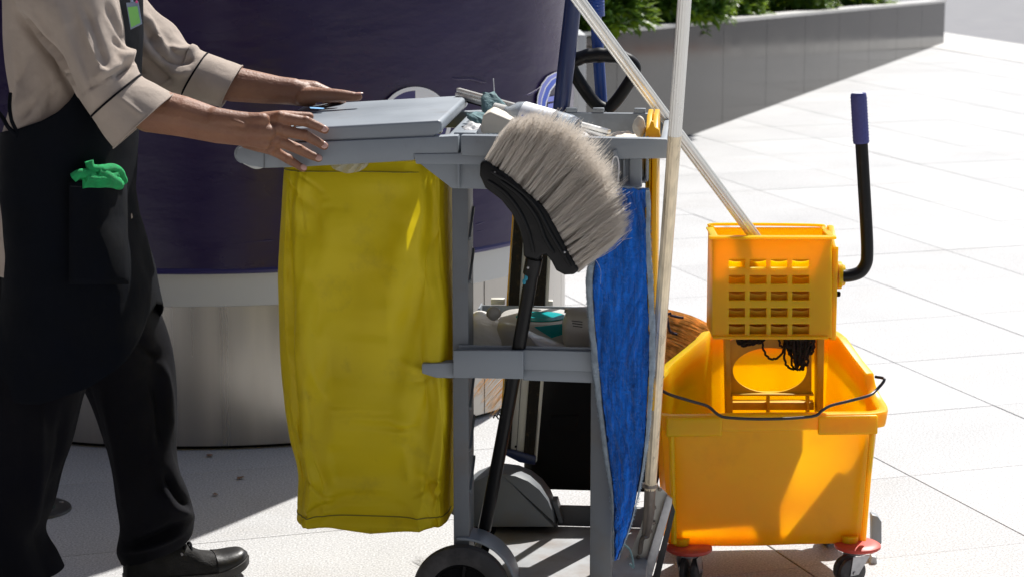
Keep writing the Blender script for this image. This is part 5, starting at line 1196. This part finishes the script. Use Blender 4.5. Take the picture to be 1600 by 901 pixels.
for nm_, S, seed in (('n', Sn, 5.), ('f', Sf, 9.)):
    i = int(len(S) * (5 / 7)); ring = sec_ring(S[i], 64); c = sum(ring, V()) / 64; bm = newbm(); tube(bm, [c + (p - c) * 1.012 for p in ring + ring[:1]], .0021, 8, cap=False); obj('sleeve_piping', bm, M['trouser'], shirt)
    ring = sec_ring(S[-1], 64); c = sum(ring, V()) / 64; bm = newbm(); tube(bm, [c + (p - c) * .999 for p in ring + ring[:1]], .0014, 6, cap=False); obj('cuff_edge', bm, M['shirt'], shirt)
# seams on the shirt side
# ---- apron: open shell wrapped over the front and the near side
rowsL = [(-90, 22), (-30, 14), (40, 11), (120, 12), (170, 12), (205, 10), (260, 7), (340, 7), (420, 4), (480, -4), (540, -14), (600, -20)]
rowsR = [(-90, 168), (-30, 205), (0, 213), (60, 214), (120, 211), (180, 209), (240, 203), (300, 200), (340, 204), (380, 219), (430, 234), (480, 242), (540, 250), (600, 256)]
def ip(tab, y):
    if y <= tab[0][0]: return tab[0][1]
    for a, b in zip(tab, tab[1:]):
        if y <= b[0]: return a[1] + (b[1] - a[1]) * (y - a[0]) / (b[0] - a[0])
    return tab[-1][1]
NA, NR_ = 130, 90
def ytop(t):       # t in degrees away from the front (0) to the back (180)
    return ip([(0, -80), (26, -75), (40, -20), (52, 40), (62, 100), (74, 140), (84, 158), (98, 172), (120, 186), (150, 198), (172, 205)], t)
def ybot(t): return ip([(0, 474), (18, 486), (45, 535), (70, 570), (100, 594), (172, 592)], t)
bm = newbm(); vs = []
for i in range(NA + 1):
    t_ = -172 + (172 + 150) * i / NA      # negative: near side ; positive: far side
    col_ = []
    for j in range(NR_ + 1):
        s = j / NR_; y = ytop(abs(t_)) + (ybot(abs(t_)) - ytop(abs(t_))) * s; Lx, Rx = ip(rowsL, y), ip(rowsR, y)
        e1, e2 = P(Rx, y, TY), P(Lx, y, TY); c = (e1 + e2) / 2; a = (e1 - e2) / 2; ry = .198 + .012 * max(0, (y - 200) / 400)
        w_ = V((math.cos(R(t_)), math.sin(R(t_))))
        p = c + a * (w_.x + .004) + V((0, ry * w_.y, 0)); out = (a.normalized() * w_.x + V((0, 1, 0)) * w_.y)
        g = min(1, max(0, (y - 150) / 250)); p += out * (.006 + g * .007 * math.sin(R(t_) * 5 + .8 * math.sin(y / 90)) + .005 * nz((p.x * 6, p.y * 6, p.z * 2.5), 1, 4) + g * .004 * nz(p, 14, 6))
        col_.append(bm.verts.new(p))
    vs.append(col_)
for a, b in zip(vs, vs[1:]):
    for j in range(NR_): bm.faces.new((a[j], b[j], b[j + 1], a[j + 1]))
ap = obj('apron', bm, M['apron'], pe, ang=80)
sd2 = ap.modifiers.new('thickness', 'SOLIDIFY'); sd2.thickness = .0022; sd2.offset = 1
def onap(px, py, off=.004):
    "point on the near side of the apron seen at the pixel"
    Lx, Rx = ip(rowsL, py), ip(rowsR, py); e1, e2 = P(Rx, py, TY), P(Lx, py, TY); a = (e1 - e2) / 2; ry = .198 + .012 * max(0, (py - 200) / 400)
    cx = (Lx + Rx) / 2; k = max(-1, min(1, (px - cx) / ((Rx - Lx) / 2))); return P(px, py, TY - (ry + .012 + off) * math.sqrt(max(0, 1 - k * k)))
# pocket
bm = newbm(); vs = []
for j in range(15):
    y = 284 + 160 * j / 14; row = []
    for i in range(13):
        f = i / 12; x = 108 + (197 - 108) * f + .02 * (y - 284) * (f > .5); yy = y - 3 * math.sin(PI * f) * (j == 0)
        row.append(bm.verts.new(onap(x, yy, .004 * math.sin(PI * f) * (1 - j / 14) + .0012)))
    vs.append(row)
for a, b in zip(vs, vs[1:]):
    for i in range(12): bm.faces.new((a[i], a[i + 1], b[i + 1], b[i]))
pk = obj('pocket', bm, M['apron'], ap); sp_ = pk.modifiers.new('thickness', 'SOLIDIFY'); sp_.thickness = .002
def stitchline(pts, r=.0004): bm = newbm(); tube(bm, sm([onap(x, y, .0065) for x, y in pts], 4), r, 5); obj('stitching', bm, M['stitch'], ap)
stitchline([(110, 291), (150, 293), (194, 290)])
# ties at the back
bm = newbm(); tube(bm, sm([P(16, 146, 4.30), P(15, 168, 4.285), P(18, 188, 4.28), P(25, 205, 4.285), P(24, 215, 4.285)], 6), .0038, 8); obj('apron_tie', bm, M['apron'], ap)
bm = newbm(); tube(bm, sm([P(-6, 172, 4.32), P(4, 184, 4.29), P(12, 198, 4.28), P(24, 210, 4.283)], 6), .0042, 8); obj('apron_tie', bm, M['apron'], ap)
bm = newbm(); rg_ = [onap(27 + 5 * math.cos(k * PI / 6), 216 + 6 * math.sin(k * PI / 6), .004) for k in range(13)]; tube(bm, rg_, .0024, 8, cap=False); obj('tie_ring', bm, M['apron'], ap)
# badge hanging on the bib
bmb = newbm(); yb_ = 4.36; prism(bmb, [P(197, 5, yb_), P(216, 3, yb_), P(222, 38, yb_), P(204, 47, yb_)], V((.0, .0016, 0)))
bd = obj('badge_sleeve', bmb, M['badgeb'], None, bevel=.0005); tag(bd, 'green identity badge in a blue sleeve hanging on the apron bib', 'badge')
bmb = newbm(); prism(bmb, [P(199.5, 12, yb_ - .0006), P(214.5, 10, yb_ - .0006), P(219.5, 36, yb_ - .0006), P(205, 43.5, yb_ - .0006)], V((0, .0004, 0))); obj('badge_card', bmb, M['badge'], bd)
bmb = newbm(); tube(bmb, [P(213, 5, yb_ - .002), P(214, 2, yb_ - .002)], .0022, 8); obj('clip_dot', bmb, mat('pink_plastic', (.7, .05, .25), .4, bump=0), bd)
bmb = newbm(); tube(bmb, sm([P(206, 4, yb_), P(200, -60, 4.40), P(180, -110, 4.44)], 5), .003, 6); obj('lanyard', bmb, M['badgeb'], bd)
# green knitted glove tucked in the pocket
def knit(secs, seed): return None
gl = thing('knit_glove', 'bright green knitted glove tucked in the apron pocket', 'glove', tuple(onap(155, 288)))
def gtube(pts, r, rx=1., seed=0., nm='glove_fold'):
    bm = newbm(); tube(bm, sm([onap(x, y, .004 + o) for x, y, o in pts], 6), r, 18, rx=rx); displace(bm, lambda p, q: .0018 * nz(p, 60, seed)); obj(nm, bm, M['green'], gl, ang=80)
gtube([(114, 278, .0), (124, 272, .003), (136, 271, .005), (146, 278, .004), (150, 290, .002)], [.007] * 5 and .0095, 1., 1)
gtube([(139, 252, .0), (143, 262, .003), (158, 264, .006), (176, 262, .006), (188, 270, .004), (193, 284, .002)], .0085, 1., 2)
gtube([(134, 279, .010), (150, 279, .012), (168, 277, .012), (180, 272, .010)], .0080, 1., 3)
gtube([(150, 268, .002), (165, 274, .004), (182, 286, .002)], .0125, 1., 4); gtube([(128, 286, .0), (160, 284, .002), (186, 288, .0)], .0115, 1., 5)
gtube([(179, 268, .011), (183, 276, .013), (181, 284, .012)], .0050, 1., 7)
bm = newbm(); ellips(bm, onap(170, 285, .016), (.0065, 0, 0), (0, .003, 0), (0, 0, .0022), 10, 6); obj('orange_tag', bm, mat('orange_tag', (.6, .18, .08), .5), gl)

# ---- trousers
bm = newbm()
for secs, seed in (([((205, 440), (0, 420), 4.5, .16), ((200, 500), (-20, 490), 4.46, .13), ((152, 560), (-40, 560), 4.41, .105), ((131, 620), (-52, 620), 4.39, .095), ((112, 700), (-50, 700), 4.385, .085), ((84, 780), (-52, 780), 4.38, .082), ((66, 830), (-50, 830), 4.38, .080), ((84, 868), (-30, 880), 4.39, .078), ((94, 890), (-10, 905), 4.39, .076)], 2.),
                   ([((205, 430), (40, 420), 4.54, .15), ((238, 480), (70, 480), 4.58, .13), ((258, 530), (100, 540), 4.63, .105), ((272, 600), (131, 605), 4.66, .092), ((275, 680), (158, 680), 4.67, .084), ((281, 725), (170, 725), 4.67, .08), ((293, 765), (176, 770), 4.675, .078), ((303, 805), (184, 818), 4.68, .076), ((300, 832), (180, 858), 4.685, .077), ((290, 846), (186, 878), 4.685, .074)], 7.)):
    b2 = clothmesh(secs, 14, 110, folds(.012, 5.5, .004, 15, seed, (1.4, 1., .5))); merge(bm, b2)
creases(bm, [(((250, 560), (262, 620), (264, 690)), 8, .009), (((240, 590), (250, 640), (252, 700)), 7, -.008), (((258, 738), (276, 770), (297, 792)), 6, -.011), (((252, 760), (270, 792), (300, 806)), 7, .010), (((200, 850), (240, 838), (290, 812)), 6, -.009), (((190, 862), (240, 852), (290, 830)), 5, .007), (((160, 600), (180, 680), (195, 760), (200, 830)), 9, .009), (((60, 620), (62, 720), (50, 830)), 9, .009), (((100, 640), (92, 720), (70, 800)), 8, -.008), (((200, 500), (225, 540), (250, 560)), 8, -.008)], 1.5)
tr = obj('trousers', bm, M['trouser'], pe, ang=80); st_ = tr.modifiers.new('thickness', 'SOLIDIFY'); st_.thickness = .002
# ---- shoes
def shoe(heel, toe, lift):
    d = (toe - heel); L = d.length; d.normalize(); s = V((-d.y, d.x, 0)).normalized(); up_ = V((0, 0, 1))
    def pt(f, w_, h): return heel + d * (f * L) + s * w_ + up_ * (h + lift * max(0, (f - .62)) ** 2 * 7)
    prof = [(.0, .026, .062), (.05, .032, .075), (.2, .034, .088), (.36, .036, .092), (.5, .040, .078), (.62, .046, .060), (.75, .048, .050), (.87, .042, .045), (.95, .030, .038), (1.0, .010, .024)]
    bm = newbm(); rings = []
    P_ = sm([V(p) for p in prof], 5)
    for p in P_:
        ring = []
        for k in range(28):
            a = PI * k / 27; ring.append(pt(p.x, p.y * math.copysign(abs(math.cos(a)) ** .7, math.cos(a)), .018 + (p.z - .018) * abs(math.sin(a)) ** .8))
        rings.append(ring)
    faces_from(bm, rings, True, (True, True)); displace(bm, lambda p, q: .0012 * nz(p, 45)); up = obj('shoe', bm, M['suede'], pe, ang=60)
    bm = newbm(); rings = []
    for p in P_:
        w_ = p.y + .004; rings.append([pt(p.x * 1.012 - .004, w_, .0), pt(p.x * 1.012 - .004, w_ + .001, .02), pt(p.x * 1.012 - .004, -w_ - .001, .02), pt(p.x * 1.012 - .004, -w_, .0)])
    faces_from(bm, rings); obj('sole', bm, M['rubber'], up, bevel=.002)
    # toe cap and trim
    bm = newbm(); rings = []
    for p in P_:
        if p.x < .70: continue
        rings.append([pt(p.x, (p.y + .0015) * math.copysign(abs(math.cos(PI * k / 27)) ** .7, math.cos(PI * k / 27)), .019 + (p.z - .017) * abs(math.sin(PI * k / 27)) ** .8) for k in range(28)])
    faces_from(bm, rings, False); obj('toe_cap', bm, M['shoe'], up)
    for f, h in ((.40, .090), (.46, .084), (.52, .076)):
        bm = newbm(); tube(bm, sm([pt(f, -.030, h * .70), pt(f + .01, -.016, h * .98), pt(f + .015, 0, h + .004), pt(f + .01, .016, h * .98), pt(f, .030, h * .7)], 5), .0032, 8); obj('lace', bm, M['trouser'], up)
    bm = newbm(); lathe(bm, pt(.44, -.030, .066), (0, -1, .3), [(0, .004), (.002, .0035), (.0022, .002)], 10); obj('eyelet', bm, M['zinc'], up)
shoe(G(196, 914), G(386, 893), .022)
shoe(V((G(-20, 974).x, 4.36, 0)), V((G(-20, 974).x + .27, 4.46, 0)), .02)
